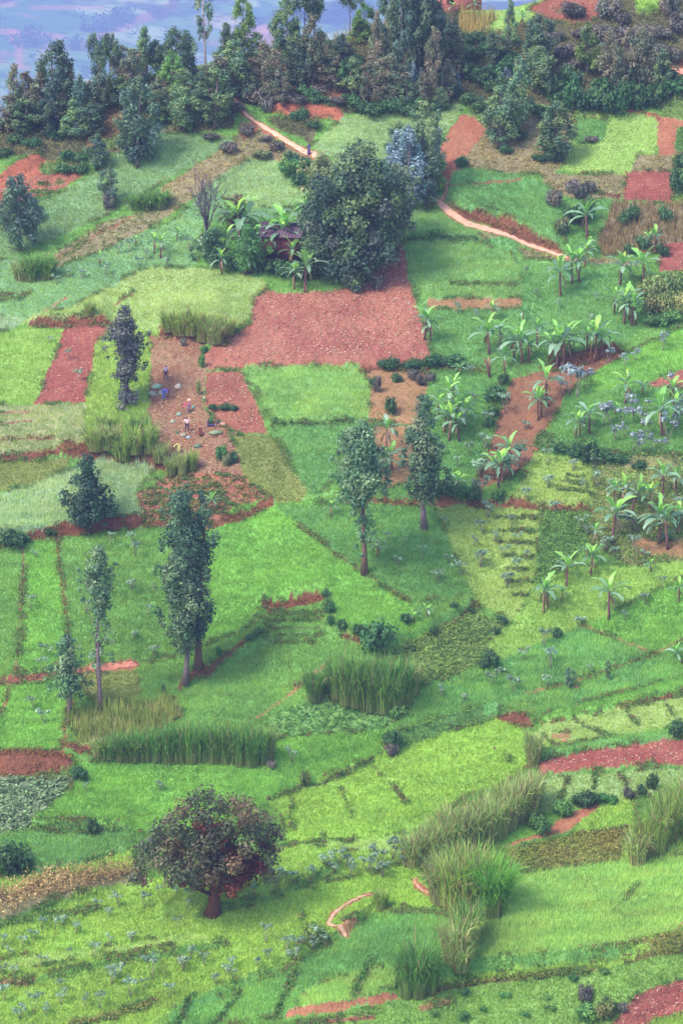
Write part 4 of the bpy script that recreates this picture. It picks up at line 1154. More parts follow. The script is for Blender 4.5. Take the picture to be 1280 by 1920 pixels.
hero('ornamental_tree', 'tree', 'rounded bright green tree in front of the hut', 467, 512, 92,
     rows(0, 12, 12, 86, 34, lambda t: np.interp(t, [0,.3,.7,1], [34,38,30,12]), 16), 20, .13, ((112,152,76),(98,138,72),(84,124,74)), 'd', .16, 224)
hero('flowering_bush', 'bush', 'dark garden bush dotted with white blossoms left of the hut', 398, 492, 66,
     rows(0, 13, 8, 56, 26, lambda t: np.interp(t, [0,.4,1], [34,36,18]), 15), 18, .13, ((84,120,84),(100,132,92),(74,108,78)), 'd', .1, 225,
     extra=[('blossoms', [(-12,46,12),(-20,38,10),(0,42,12),(10,30,10),(-14,20,10),(8,50,8)], 2.2, .09, ((228,232,220),(238,240,232)))])
hero('bushy_tree', 'bush', 'rusty brown rounded shrub behind the left garden bananas', 445, 432, 72,
     rows(0, 14, 10, 62, 22, lambda t: np.interp(t, [0,.5,1], [26,30,14]), 14), 14, .14, ((134,120,92),(120,112,86),(146,124,96)), 'd', .1, 226)
for i, (u, v, h, w) in enumerate([(500,512,30,50),(528,520,34,54),(555,522,36,54),(592,524,46,60),(432,505,30,40),(620,522,46,56),(700,500,50,56),(648,526,40,50)]):
    place(BD[i % 2], 'bush', 'bush', u, v, h, w, labels('deep green bush', 'at the foot of the garden grove', 8)[sorted([500,528,555,592,432,620,700,648]).index(u)], 'bushes at the foot of the garden grove', **SB)
# bare tree
def bare_tree():
    p = at(388, 456); s = ppm(p); mb = MB(); r = np.random.RandomState(9); c = alb((112, 98, 112))
    def branch(b, d, L, rad, lv):
        n = 5; P = [b]; q = np.array(d, float)
        for i in range(n):
            q = q+r.normal(0, .13, 3)+np.array([0, 0, .1]); q /= np.linalg.norm(q); P.append(P[-1]+q*L/n)
        mb.tube(P, np.linspace(rad, rad*.45, n+1), c, 5)
        if lv:
            for k in range(5 if lv > 1 else 4):
                i = r.randint(1, n+1); dd = q+r.normal(0, .55, 3); dd[2] = abs(dd[2])+.4; dd /= np.linalg.norm(dd)
                branch(P[i], dd, L*r.uniform(.45, .7), rad*.5, lv-1)
    H = 118/s
    branch(np.array([0, 0, -.1]), (0, 0, 1), H*.42, .2, 0)
    for k in range(7):
        a = k*.9; branch(np.array([0, 0, H*(.2+.03*k)]), (math.cos(a)*.38, math.sin(a)*.38, .9), H*r.uniform(.42, .62), .1, 2)
    o = empty('bare_tree', p)
    link('trunk', mb.mesh('trunk'), M_BARK, o, smooth_=True)
    cl = [(r.uniform(-1.4, 1.4), r.uniform(-1, 1), H*r.uniform(.55, .98), .5, .5) for _ in range(14)]
    link('sparse_leaves', leaf_mesh('sparse_leaves', cl, 5, .1, ((132,140,128),(120,130,110)), 4, rag=.6), M_LEAF, o)
    tag(o, 'nearly leafless grey tree with many upright branches left of the hut', 'tree')
bare_tree()

# ------------------------------------------------------------------ round and odd bushes lower down
cluster(BG, *BU, 'clipped round little tree', 'on the small weedy red plot', [(732,776,38,30,'bd0')], **SB)
cluster(BD, *BU, 'small dark bush', 'around the small weedy red plot', [(744,716,20,22),(706,735,38,20,'bp0'),(728,690,24,48),(770,690,20,44),(700,722,18,20)], **SB)
cluster(BP, *BU, 'greyish bush', 'right of the weedy red plot', [(775,712,26,26),(790,722,26,26),(808,716,24,24),(820,690,30,56,'bd1'),(850,688,28,50,'bd0')], **SB)
cluster(BD, *BU, 'dark broad-leaved bush', 'at the left edge above the dry hedge', [(30,1640,72,84)], **SB)
cluster(BG, *BU, 'dense dark round bush', 'below the cabbage plot', [(174,1566,38,30,'bd0'),(50,1518+20,14,14,'bd1')], **SB)
cluster(BD, *BU, 'large glossy dark bush', 'on the terrace edge in the centre', [(712,1218,66,88)], **SB)
cluster(BD, *BU, 'dark bush', 'along the terrace edge beside the large glossy bush', [(672,1196,24,30),(640,1188,26,26),(618,1150,26,22),(620,1172,22,20),(760,1168,22,30),(812,1190,20,20),(770,1222,16,26),(612,1120,16,18),(850,1140,14,18)], **SB)
cluster(BD, *BU, 'small dark bush', 'along the stream line in the valley', [(745,1346,30,40,'bg0'),(736,1390,36,44,'bd1'),(735,1418,34,30,'bp0'),(150,1462,30,34),(510,1440,20,24,'bp1'),(572,1474,34,22,'by0'),(640,1455,10,12)], **SB)
cluster(BD, *BU, 'dark bush', 'on the lime slope at the right of the bean plot', [(1042,1196,22,26),(920,1250,40,36),(906,1252,22,30),(940,1172,20,26),(930,1190,16,20),(880,1150,16,22)], **SB)
cluster(BD, *BU, 'leafy green bush', 'below the long red plot at the right', [(1012,1562,46,50,'bg0'),(1052,1530,38,44,'bg1'),(1105,1508,30,60,'bd0'),(1085,1512,24,36,'bd1'),(1140,1505,22,36,'bg0'),(1178,1498,30,26,'bp0'),(1222,1480,36,24,'bd0'),(1200,1490,22,26,'bd1')], **SB)
cluster(BD, *BU, 'dark hedge bush', 'on the bank below the cassava plot', [(1045,850,22,36),(1075,858,30,40),(1105,866,38,48),(1132,872,30,36),(1165,874,22,36),(1195,880,20,34),(1100,840,24,40,'bg0')], **SB)
cluster(BG, *BU, 'green bush', 'along the left side of the bare red strip', [(928,752,36,46,'bd0'),(922,780,26,34),(915,800,22,28),(945,720,26,30,'bd1')], **SB)
cluster(BG, *BU, 'green bush', 'at the foot of the bare red strip', [(835,940,36,40,'bd0'),(865,942,28,34),(885,944,34,34,'bd1'),(930,944,22,26),(940,930,18,18),(820,935,30,34,'bd1')], **SB)
cluster(BD, *BU, 'dark bush', 'on the terrace edge at the far left', [(22,1026,36,60),(45,1018,22,30),(4,1022,26,30),(95,1006,20,22)], **SB)
cluster(BD, *BU, 'leafy bush', 'beside the watery red plot at the bottom right', [(1105,1915,44,60,'bg1'),(1132,1912,44,46,'by0'),(1098,1880,42,40,'bp0'),(1140,1900,34,36,'bd1'),(1165,1896,20,26,'bp1')], **SB)
cluster(BG, *BU, 'low leafy bush', 'on the rough grass at the bottom', [(870,1864,14,26),(945,1870,12,24),(867,1910,18,30),(1025,1874,10,22),(1030,1893,10,24),(1075,1838,14,26),(1132,1826,14,24),(905,1895,10,18),(815,1905,12,20),(985,1905,10,20)], **SB)
cluster(BD, *BU, 'dark bush', 'at the right edge above the long red plot', [(1276,1386,44,44),(1262,1380,20,24)], **SB)
cluster(BD, *BU, 'narrow dark bush', 'on the brown bank right of the front columnar tree', [(306,1303,24,10),(412,1246,22,14,'bg0'),(470,1214,18,24),(485,1204,16,20)], **SB)
cluster(BO, *BU, 'weedy green bush', 'at the edge of the worked plot', [(378,690,34,14,'bg0'),(382,662,18,20,'bg1'),(395,790+5,16,12,'bg0'),(416,862,34,26,'bg1'),(438,868,26,22,'bd0'),(372,740,30,10,'by0'),(212,862,32,26,'bg0'),(425,872,24,20,'bo0')], **SB)
cluster(BG, *BU, 'dark leafy bush', 'in the small red plot above the olive plot', [(400,768,12,22,'bd0'),(420,768,14,26,'bd1'),(438,769,12,20,'bd0')], **SB)
cluster(BP, *BU, 'reddish brown shrub', 'alone below the reedy bank above the workers', [(344,648,18,14)], **SB)
cluster(BG, *BU, 'green hedge bush', 'above the garden footpath', [(545,330,40,50),(560,350,30,40,'bd0'),(280,392,30,50,'bg1'),(490,300,22,50,'bo0')], **SB)
# little trees on the right-hand green slope
for it in [('ed2',1067,1291,38,20,'small umbrella-shaped tree beside the red earth mound'),('eg1',1139,1276,36,10,'thin sapling on the right-hand green slope')]:
    place(it[0], 'young_tree', 'tree', *it[1:5], it[5])

# ------------------------------------------------------------------ banana plants
def banana_leaf(mb, base, az, L, lift, W, colr, twist=0.0):
    n = 12; t = np.linspace(0, 1, n)
    ang = lift-(t**1.5)*(1.15+.2*(1.5-lift))
    ang = np.maximum(ang, -1.3)
    ds = L/(n-1)
    x = np.concatenate([[0], np.cumsum(np.cos(ang[:-1])*ds)]); z = np.concatenate([[0], np.cumsum(np.sin(ang[:-1])*ds)])
    w = W*np.interp(t, [0, .12, .3, .7, .92, 1], [.08, .3, .95, 1, .5, .02])*.5
    rg = np.random.RandomState(int(az*1000) % 9999); w = w*(1+.34*rg.uniform(-1, 1, n))
    ca, sa = math.cos(az), math.sin(az)
    mid = np.stack([x*ca, x*sa, z], -1)+base
    side = np.array([-sa, ca, 0]); nrm = np.stack([-np.sin(ang)*ca, -np.sin(ang)*sa, np.cos(ang)], -1)
    l = mid+side*w[:, None]*math.cos(twist)+nrm*(w*.28)[:, None]+nrm*(w*math.sin(twist))[:, None]
    r_ = mid-side*w[:, None]*math.cos(twist)+nrm*(w*.28)[:, None]-nrm*(w*math.sin(twist))[:, None]
    V = np.concatenate([l, mid, r_]); Q = []
    for i in range(n-1):
        Q.append((i, i+1, n+i+1, n+i)); Q.append((n+i, n+i+1, 2*n+i+1, 2*n+i))
    col = np.repeat(alb(colr)[None], 3*n, 0); col[n:2*n] *= 1.12
    mb.add(V, Q, col)
BAN = []
def banana_proto(i):
    r = np.random.RandomState(300+i)
    H = 2.45; mb = MB()
    lean = r.uniform(-.1, .1)
    stem = [(0, 0, -.15), (lean*.3, 0, H*.35), (lean*1.2, 0, H*.75), (lean*2, 0, H)]
    mb.tube(stem, [.14, .12, .1, .07], alb((128, 92, 92)), 7)
    mb.tube([(.05, .1, .6), (.12, .16, .2), (.14, .2, -.05)], [.05, .06, .03], alb((140, 112, 84)), 5)
    tr = mb.mesh('stem')
    top = np.array([lean*2, 0, H])
    mb = MB(); n = r.randint(8, 12); a0 = r.uniform(0, 6.28)
    for k in range(n):
        t = k/(n-1.)
        az = a0+k*2.4+r.uniform(-.25, .25)
        lift = 1.35-1.3*t**.8+r.uniform(-.15, .15)
        L = r.uniform(1.9, 2.6); cA = np.array((156, 186, 158)); cB = np.array((106, 148, 108)); q = r.rand()
        c = cA*q+cB*(1-q)
        if t < .25: c = np.array((150, 204, 104))
        banana_leaf(mb, top-np.array([0, 0, t*.25]), az, L, lift, r.uniform(.34, .5), c, r.uniform(-.5, .5))
    banana_leaf(mb, top, r.uniform(0, 6.28), 1.7, 1.5, .34, (168, 216, 92), .1)
    banana_leaf(mb, top, r.uniform(0, 6.28), 1.5, 1.42, .42, (146, 206, 88), .3)
    cr = mb.mesh('leaves')
    mb = MB()
    for k in range(3):
        banana_leaf(mb, top-np.array([0, 0, .3]), r.uniform(0, 6.28), 1.3, -.75, .22, (150, 128, 96), .3)
    dr = mb.mesh('withered_leaves')
    BAN.append((tr, cr, dr))
for i in range(7): banana_proto(i)
BM = {}
def banana(u, v, hpx, label, group, tilt=0.0, name='banana_plant', i=None):
    i = RND.randrange(7) if i is None else i
    p = at(u, v); s = ppm(p)
    k = hpx/s/4.15*RND.uniform(.86, 1.04)
    if i in BM: o = duplicate(BM[i]); o.name = name
    else:
        o = empty(name); tr, cr, dr = BAN[i]
        link('stem', tr, M_BARK, o, smooth_=True); link('leaves', cr, M_BANANA, o); link('withered_leaves', dr, M_BANANA, o)
        BM[i] = o
    o.location = p; o.scale = (max(k, .5),)*2+(k,)
    o.rotation_euler = (RND.uniform(-.05, .05), tilt+RND.uniform(-.06, .06), RND.uniform(0, 6.28) if tilt == 0 else 0)
    for q in ('label', 'category', 'group'):
        if q in o: del o[q]
    tag(o, label, 'banana plant', group)
    return o
def bananas(where, items, what='banana plant'):
    items = sorted(items); lb = labels(what, where, len(items))
    for it, l in zip(items, lb):
        banana(it[0], it[1], it[2], l, 'banana plants '+where, it[3] if len(it) > 3 else 0.0)
bananas('beside the end of the right-hand footpath', [(1100,450,88),(1050,556,88),(1072,532,72),(1084,530,78),(1100,480,42),(1095,500,50)])
bananas('beside the dry stalk field', [(1162,535,70),(1206,536,84),(1228,476,62),(1215,470,40)])
bananas('in the clump beside the yellowish bushes', [(1170,608,84),(1183,611,82),(1190,611,64),(1178,600,74),(1150,590,60)])
bananas('in the long row above the bare red strip', [(916,665,80),(937,652,58),(924,602,42),(980,602,36),(1005,652,66),(945,700,64),(978,692,84),(962,676,78),(990,690,60),(1043,690,94),(1056,691,92),(1068,676,70),(1030,682,66),(1116,676,92),(1127,670,70),(1100,668,64)])
bananas('in the dug plot edge by the gap', [(796,638,74),(806,640,58)])
bananas('inside the bare red strip', [(1024,760,84),(1008,787,74),(1014,782,58)])
bananas('at the lower end of the bare red strip', [(955,886,86),(933,916,92),(940,905,70),(926,900,60)])
bananas('in the dense clump right of the knobbly tree', [(861,702,26),(840,770,72),(854,800,74),(842,826,78),(860,828,66),(822,780,50),(870,800,56),(850,750,52),(858,925,42),(846,918,36),(833,812,64)])
bananas('between the two long-trunked centre trees', [(724,850,78),(722,898,74),(734,880,60),(712,890,56)])
bananas('in the dense right-hand cassava plot', [(1172,758,74),(1204,742,36),(1240,818,92),(1268,796,74),(1078,823,64),(1086,818,52),(1104,814,76),(1094,802,46),(1153,778,30),(1262,760,56)])
bananas('in the big clump at the right edge', [(1164,956,74),(1150,949,58),(1180,966,84,.3),(1147,1016,90),(1242,932,70),(1267,930,72),(1250,1030,112),(1234,1018,94),(1252,1022,40),(1270,1000,66),(1218,960,60)])
bananas('on the yellow green slope below the edge clump', [(1114,1018,46),(1099,1046,34),(1107,1078,72),(1061,1100,76),(1018,1149,78),(1026,1140,60),(1052,1128,34),(1141,1160,98),(1272,1130,50),(1219,1072,30)])
bananas('in the green centre below the bean line', [(620,968,34),(707,1046,50),(800,1158,28),(775,1168,26)])
bananas('on the bank above the columnar pair', [(398,960,44)])
bananas('around the hut in the grove', [(450,455,100),(505,478,74),(528,484,80),(546,478,70),(463,457,93),(436,449,67),(535,477,100),(521,469,72),(558,435,69),(574,431,67),(571,548,96),(552,543,55),(416,515,52),(473,514,50),(458,519,43),(512,477,69),(548,503,60),(426,479,60),(590,473,52)])
bananas('on the left green slope', [(302,484,56),(289,476,48),(332,453,30),(255,462,24),(188,499,32)])
bananas('on the skyline around the brick house', [(848,26,26),(888,26,34),(979,58,52)])
banana(1280, 1246, 52, 'broken leaning banana plant at the right edge of the green slope', None, -.45)

# ------------------------------------------------------------------ cassava shrubs
CAS = []
def cassava_proto(i, cols):
    r = np.random.RandomState(400+i); mb = MB(); cl = []
    for k in range(r.randint(3, 6)):
        a = r.uniform(0, 6.28); e = np.array([math.cos(a)*.42, math.sin(a)*.42, r.uniform(1.0, 1.5)])*r.uniform(.8, 1.05)
        mb.tube([(0, 0, -.08), e*np.array([.5, .5, .45]), e], [.03, .022, .014], alb((150, 136, 128)), 5)
        for q in range(3):
            cl.append((e[0]+r.normal(0, .14), e[1]+r.normal(0, .14), e[2]+r.uniform(-.12, .1), .22, .13))
    V, K = leaves(cl, 40, .075, cols, 400+i, elong=1.5, jitter=.5, up=.9, rag=.5)
    CAS.append((mb.mesh('stems'), np_mesh('foliage', V, np.arange(len(V)).reshape(-1, 4), K)))
CC = ((146, 174, 142), (128, 160, 134), (160, 184, 152)); CP = ((148, 156, 168), (132, 154, 150), (160, 170, 174))
for i in range(4): cassava_proto(i, CC)
for i in range(2): cassava_proto(4+i, CP)
CM = {}
def cassava(u, v, R, label, group, purple=False):
    i = RND.randrange(4) if not purple else 4+RND.randrange(2)
    p = at(u, v+R*.7); s = ppm(p); k = R/s/.56
    if i in CM: o = duplicate(CM[i]); o.name = 'cassava_shrub'
    else:
        o = empty('cassava_shrub'); a, b = CAS[i]
        link('stems', a, M_BARK, o); link('foliage', b, M_LEAF, o); CM[i] = o
    o.location = p; o.scale = (k, k, k*RND.uniform(.95, 1.25)); o.rotation_euler = (0, 0, RND.uniform(0, 6.28))
    for q in ('label', 'category', 'group'):
        if q in o: del o[q]
    tag(o, label, 'cassava', group)
def cassavas(where, s, what='blue green cassava shrub', purple=False):
    items = sorted(tuple(map(float, a.split(','))) for a in s.split())
    for it, l in zip(items, labels(what, where, len(items))): cassava(it[0], it[1], it[2], l, 'cassava shrubs '+where, purple)
cassavas('on the bare red strip', '1067,729,20 1080,733,18 1094,719,15 1055,733,13', 'purplish grey cassava shrub', True)
cassavas('on the bright green plot at the right', '1137,673,12 1242,650,11 1190,671,10 1170,683,9 1262,720,9', 'lilac grey cassava shrub', True)
cassavas('along the bare red strip', '947,767,13 914,795,12 909,834,12 897,884,16 972,867,15 957,888,19 898,932,17 940,892,16 985,800,8')
cassavas('in the banana gap left of the red strip', '890,750,9 880,846,9 857,870,9 846,905,9 828,850,8 885,700,8 868,782,8')
cassavas('on the small lime plot', '1026,865,10 1074,877,9 1113,872,10 1027,908,11 1118,905,13 988,929,11 1090,915,9')
cassavas('in the dense right-hand plot', '1130,788,15 1145,790,15 1163,788,14 1187,770,15 1190,785,13 1204,791,13 1216,810,12 1153,819,12 1187,838,17 1222,838,12 1252,812,18 1266,795,16 1275,770,14 1238,842,11 1120,775,10 1170,812,9 1200,845,10 1210,765,10', purple=True, what='grey blue cassava shrub')
cassavas('in the bean plot', '914,962,12 905,992,12 834,981,9 969,1015,9 944,1037,10 901,1054,14 866,1071,13 969,1066,10 950,1094,12 821,1088,9 1043,956,11 958,985,8 890,1020,8 928,1010,8 985,1045,8')
cassavas('below the edge banana clump', '1179,985,18 1165,992,14 1192,990,13 1190,1032,13 1137,1026,13 1128,1035,10 1150,1040,9 1100,1000,10 1272,960,15 1262,975,13 1088,985,12 1210,1045,9')
cassavas('high on the right-hand green slope', '1151,1127,9 1209,1127,10 1085,1171,10 1019,1206,12 1171,1157,8 980,1232,11 1240,1100,8')
cassavas('low on the right-hand green slope', '1032,1246,14 920,1277,13 961,1289,12 1027,1281,10 1104,1257,7 826,1302,10 870,1312,7 940,1262,7')
cassavas('on the bright plot at the left edge', '64,1324,10 84,1349,13 82,1263,10 82,1226,10')
cassavas('on the green plots behind the slender tree', '253,1195,8 289,1225,9 177,1250,12 254,1036,11 247,1101,9 162,1144,10 58,1136,10 208,1015,9 251,1014,9 277,1148,7 67,1043,7 182,1262,10')
cassavas('along the upper edge of the foreground lime slope', '225,1694,12 271,1696,12 330,1674,12 186,1698,9 79,1737,10 103,1739,10 62,1758,9 41,1770,9 5,1772,11 144,1744,11 120,1730,8 205,1715,8 300,1680,8 355,1690,9')
cassavas('in the middle of the foreground lime slope', '247,1760,10 206,1767,8 175,1784,11 81,1803,9 332,1734,9 26,1829,9 5,1823,9 119,1853,9 20,1790,8 350,1700,8 130,1790,7')
cassavas('low on the foreground lime slope', '115,1875,13 160,1882,9 187,1884,11 210,1837,13 223,1827,11 287,1827,17 246,1861,14 318,1866,11 344,1813,13 357,1792,11 382,1805,10 64,1889,15 38,1902,13 9,1868,15 86,1899,10 404,1841,9 426,1823,12 270,1850,9')
cassavas('between the lime slope and the curved footpath', '498,1760,12 586,1753,11 558,1772,12 587,1776,12 537,1788,12 503,1808,10 482,1822,8 433,1812,9 436,1829,10 551,1798,11 610,1772,9')
cassavas('just right of the broad foreground tree', '475,1674,10 496,1653,11 520,1657,14 551,1650,11 590,1646,11 451,1674,9 508,1668,8 535,1642,9')
cassavas('in the leafy row below the long reed bank', '635,1613,13 614,1625,13 659,1637,14 688,1624,16 712,1613,17 736,1600,17 717,1637,14 760,1620,11 794,1589,14 650,1620,11 700,1632,12 748,1612,12 625,1632,10')
cassavas('in the pale middle terraces', '548,1422,12 300,1478,8 160,1480,7 840,1050,8 815,1085,8 793,1040,8 760,1018,7 745,1056,8 725,1010,7 1085,500,7 1008,557,7 985,512,7 1050,577,7 1117,560,7 1105,600,7 858,583,8 893,597,9', 'small pale cassava shrub')
cassavas('on the left green slope by the bananas', '310,498,10 275,482,9 262,495,8 222,470,9 240,468,9 200,510,9 130,515,8 107,528,8 355,462,10 155,518,7', 'small grey cassava shrub')
cassavas('around the purplish pinched tree', '145,710,8 130,670,7 92,640,6', 'small pale cassava shrub')

# ------------------------------------------------------------------ elephant grass
GRS = {}
def reed_proto(key, H, R, n, cols, dry, seed, spread=.36):
    r = np.random.RandomState(seed); Vs = []; Ks = []; Fs = []; off = 0
    m = 5
    cols = [alb(c) for c in cols]; dc = alb((176, 156, 116))
    for i in range(n):
        a = r.uniform(0, 6.28); q = math.sqrt(r.rand())*R
        b = np.array([q*math.cos(a), q*math.sin(a), -.1])
        az = a+r.normal(0, .8); L = H*r.uniform(.38, 1.18)
        t = np.linspace(0, 1, m)
        outw = spread*L*(t**2.2)*r.uniform(.3, 1.1)
        drp = .3*L*(t**4)*r.rand()*1.8
        P_ = b+np.stack([outw*math.cos(az), outw*math.sin(az), L*t-drp], -1)
        w = r.uniform(.03, .065)*np.array([.7, 1, 1, .7, .05])
        s = np.array([-math.sin(az), math.cos(az), 0])*1.0+r.normal(0, .3, 3)
        s /= np.linalg.norm(s)
        V = np.concatenate([P_-s*w[:, None], P_+s*w[:, None]])
        F = [(j, j+1, m+j+1, m+j) for j in range(m-1)]
        isd = r.rand() < dry
        c = (dc if isd else cols[r.randint(len(cols))]*1.35)*(1+.2*r.normal())
        cc = np.repeat(c[None], 2*m, 0)
        q_ = np.array([.75, .45, .12, 0, 0])*r.uniform(.3, 1); q_ = np.concatenate([q_, q_])[:, None]; cc = cc*(1-q_)+dc*.8*q_
        Vs.append(V); Fs.append(np.array(F)+off); Ks.append(cc); off += 2*m
    return np_mesh('blades', np.vstack(Vs), np.vstack(Fs), np.clip(np.vstack(Ks), .004, .8))
for i in range(3):
    GRS['gd%d' % i] = (3.2, 2.0, reed_proto(0, 3.2, .75, 680, ((104,144,74),(124,164,78),(90,130,70)), .08, 500+i))
    GRS['gy%d' % i] = (3.2, 2.0, reed_proto(0, 3.2, .75, 620, ((148,176,84),(164,182,94),(126,160,76)), .2, 510+i))
    GRS['gt%d' % i] = (3.2, 2.0, reed_proto(0, 3.2, .75, 620, ((162,186,112),(176,186,122),(138,168,98)), .26, 520+i, .4))
GRS['gb0'] = (3.2, 2.4, reed_proto(0, 3.2, .8, 800, ((112,156,62),(134,176,70),(94,138,58)), .04, 530, .58))
GMD = {}
def reed(key, u, v, h, w, label, group):
    H, W, me = GRS[key]; p = at(u, v); s = ppm(p)
    o = link('elephant_grass', me, M_REED)
    o.location = p; o.scale = (w/s/W*1.05, w/s/W*.95, h/s/H); o.rotation_euler = (0, 0, RND.uniform(0, 6.28))
    tag(o, label, 'grass clump', group)
def reeds(keys, where, items, what='clump of elephant grass'):
    items = sorted(items); lb = labels(what, where, len(items))
    for it, l in zip(items, lb): reed(it[4] if len(it) > 4 else RND.choice(keys), *it[:4], l, what+'s '+where)
GD, GY, GT = ['gd0', 'gd1', 'gd2'], ['gy0', 'gy1', 'gy2'], ['gt0', 'gt1', 'gt2']
reeds(GD, 'in the tall stand at the valley centre', [(590,1312,62,40),(632,1306,80,44),(650,1318,84,44),(672,1322,88,46),(694,1330,90,46),(716,1332,94,46),(738,1326,90,44),(758,1314,84,42),(770,1304,70,30,'gt0'),(665,1300,80,50),(705,1308,84,50),(735,1302,80,46)])
reeds(GD, 'in the long low row at lower left', [(205,1420,44,40,'gd0'),(228,1422,52,40),(250,1424,56,40),(272,1422,62,40),(294,1424,66,40),(316,1426,74,44),(338,1424,78,44),(360,1426,76,44),(382,1426,74,42),(404,1428,74,42),(426,1430,78,44),(448,1432,80,42),(470,1434,82,42),(490,1430,80,36),(504,1424,64,26,'gt1'),(185,1416,34,30,'gt2')])
reeds(GT, 'in the long diagonal reed bank', [(775,1622,70,44),(800,1616,78,46),(822,1606,84,46),(845,1600,92,50),(868,1594,94,50),(890,1586,92,50),(912,1578,94,50),(934,1566,92,50),(954,1554,94,48),(974,1540,92,46),(992,1524,88,42),(1004,1508,70,30),(850,1580,80,60,'gy0'),(900,1560,80,60,'gy1'),(950,1535,80,60,'gy2')])
reeds(GY, 'below the diagonal reed bank', [(826,1690,100,56,'gt0'),(850,1700,112,60),(878,1704,120,60),(905,1690,110,60),(860,1660,90,60),(832,1660,80,50),(890,1660,90,60)])
reeds(['gb0'], 'standing brightest beside the pale cereal plot', [(925,1712,124,72)], 'huge bright clump of elephant grass')
reeds(GY, 'leading down to the darkest clump', [(872,1790,100,52),(852,1806,96,50,'gt1'),(880,1760,84,44,'gd0'),(862,1830,60,46,'gt2')])
reeds(['gb0'], 'beside the bottom middle plots', [(780,1862,112,62,'gd0'),(800,1856,104,50,'gd1'),(764,1868,92,40,'gd2')], 'dark arching clump of elephant grass')
reeds(GY, 'at the right edge above the pale cereal plot', [(1195,1618,74,44,'gt0'),(1212,1604,88,48),(1232,1592,94,50),(1252,1578,98,50),(1272,1562,100,50),(1292,1550,100,50),(1240,1560,80,50),(1275,1530,70,50)])
reeds(GT, 'standing alone', [(999,1434,76,34),(715,1706,46,26,'gy0')], 'slim reed clump')
reeds(GY, 'on the brown bank above the workers', [(320,628,42,36),(340,632,46,40),(362,634,54,44),(384,638,56,44),(404,642,50,40,'gt0'),(425,628,40,36)])
reeds(GD, 'on the left green slope', [(255,392,32,30),(280,392,34,36),(302,390,38,34),(45,524,42,40,'gt0'),(66,524,52,44),(88,522,48,40)])
reeds(GY, 'beside the pinched tree plot', [(180,850,50,40),(205,856,50,40,'gt1'),(230,852,54,40),(256,850,56,40),(280,848,58,36),(196,812,40,30),(262,820,44,34,'gd0'),(300,858,44,30,'gt0'),(170,600,28,20)])
reeds(GT, 'at the edge of the dark row plot', [(322,892,44,24),(342,888,48,26),(360,880,40,24,'gy0')], 'straw-coloured reed clump')

# ------------------------------------------------------------------ the hut and the brick house
def gable(mbr, L, D, z0, rise, th, over, col):
    """roof slabs with thickness; ridge along x"""
    l = L/2+over
    for sgn in (-1, 1):
        y0 = sgn*(D/2+over); zz = z0-rise*over/(D/2)
        n = 14; xs = np.linspace(-l, l, n+1)
        for i in range(n):   # sheets overlap like tiles
            a, b = xs[i]+.008, xs[i+1]-.008; dz = .012*(i % 2)
            V = [(a, y0, zz+dz), (b, y0, zz+dz), (b, -sgn*.0, z0+rise+dz), (a, -sgn*.0, z0+rise+dz)]
            V += [(x, y, z+th) for x, y, z in V]
            mbr.add(V, [(0, 1, 2, 3), (4, 5, 6, 7), (0, 1, 5, 4), (1, 2, 6, 5), (2, 3, 7, 6), (3, 0, 4, 7)], col*(1+.1*RND.uniform(-1, 1)))
def hut():
    p = at(532, 478); o = empty('hut', p); o.rotation_euler = (0, 0, math.radians(-14))
    L, D, H = 4.6, 3.4, 2.7
    mb = MB(); c = alb((104, 66, 72))
    for sx, sy, dx, dy in ((0, -D/2, L, .12), (0, D/2, L, .12), (-L/2, 0, .12, D-.14), (L/2, 0, .12, D-.14)):
        mb.box((sx, sy, H/2-.3), (dx, dy, H+.6), c)
    for sx in (-L/2, L/2):
        V = [(sx-.06, -D/2, H), (sx-.06, D/2, H), (sx-.06, 0, H+1.1), (sx+.06, -D/2, H), (sx+.06, D/2, H), (sx+.06, 0, H+1.1)]
        mb.add(V, [(0, 1, 2, 2), (3, 4, 5, 5), (0, 3, 5, 2), (1, 4, 5, 2)], c)
    link('wall', mb.mesh('wall'), M_WALL, o)
    mb = MB()
    for i in range(14):
        mb.box((-L/2+.2+i*.325, -D/2-.085, H/2-.1), (.27, .035, H-.2), alb((120, 62, 66))*(1+.2*RND.uniform(-1, 1)))
    link('planks', mb.mesh('planks'), M_WALL, o)
    mb = MB(); mb.box((-.7, -D/2-.13, .95), (.85, .05, 1.95), alb((70, 52, 60))); d = link('door', mb.mesh('door'), M_WALL, o)
    mb = MB(); mb.box((-.4, -D/2-.18, .95), (.05, .05, .14), alb((150, 140, 130))); link('handle', mb.mesh('handle'), M_WALL, d)
    mb = MB(); gable(mb, L, D, H, 1.15, .07, .45, alb((108, 84, 104))); link('roof', mb.mesh('roof'), M_WALL, o)
    tag(o, 'small hut with purplish brown roof hidden among bananas and the dark tree', 'hut')
hut()
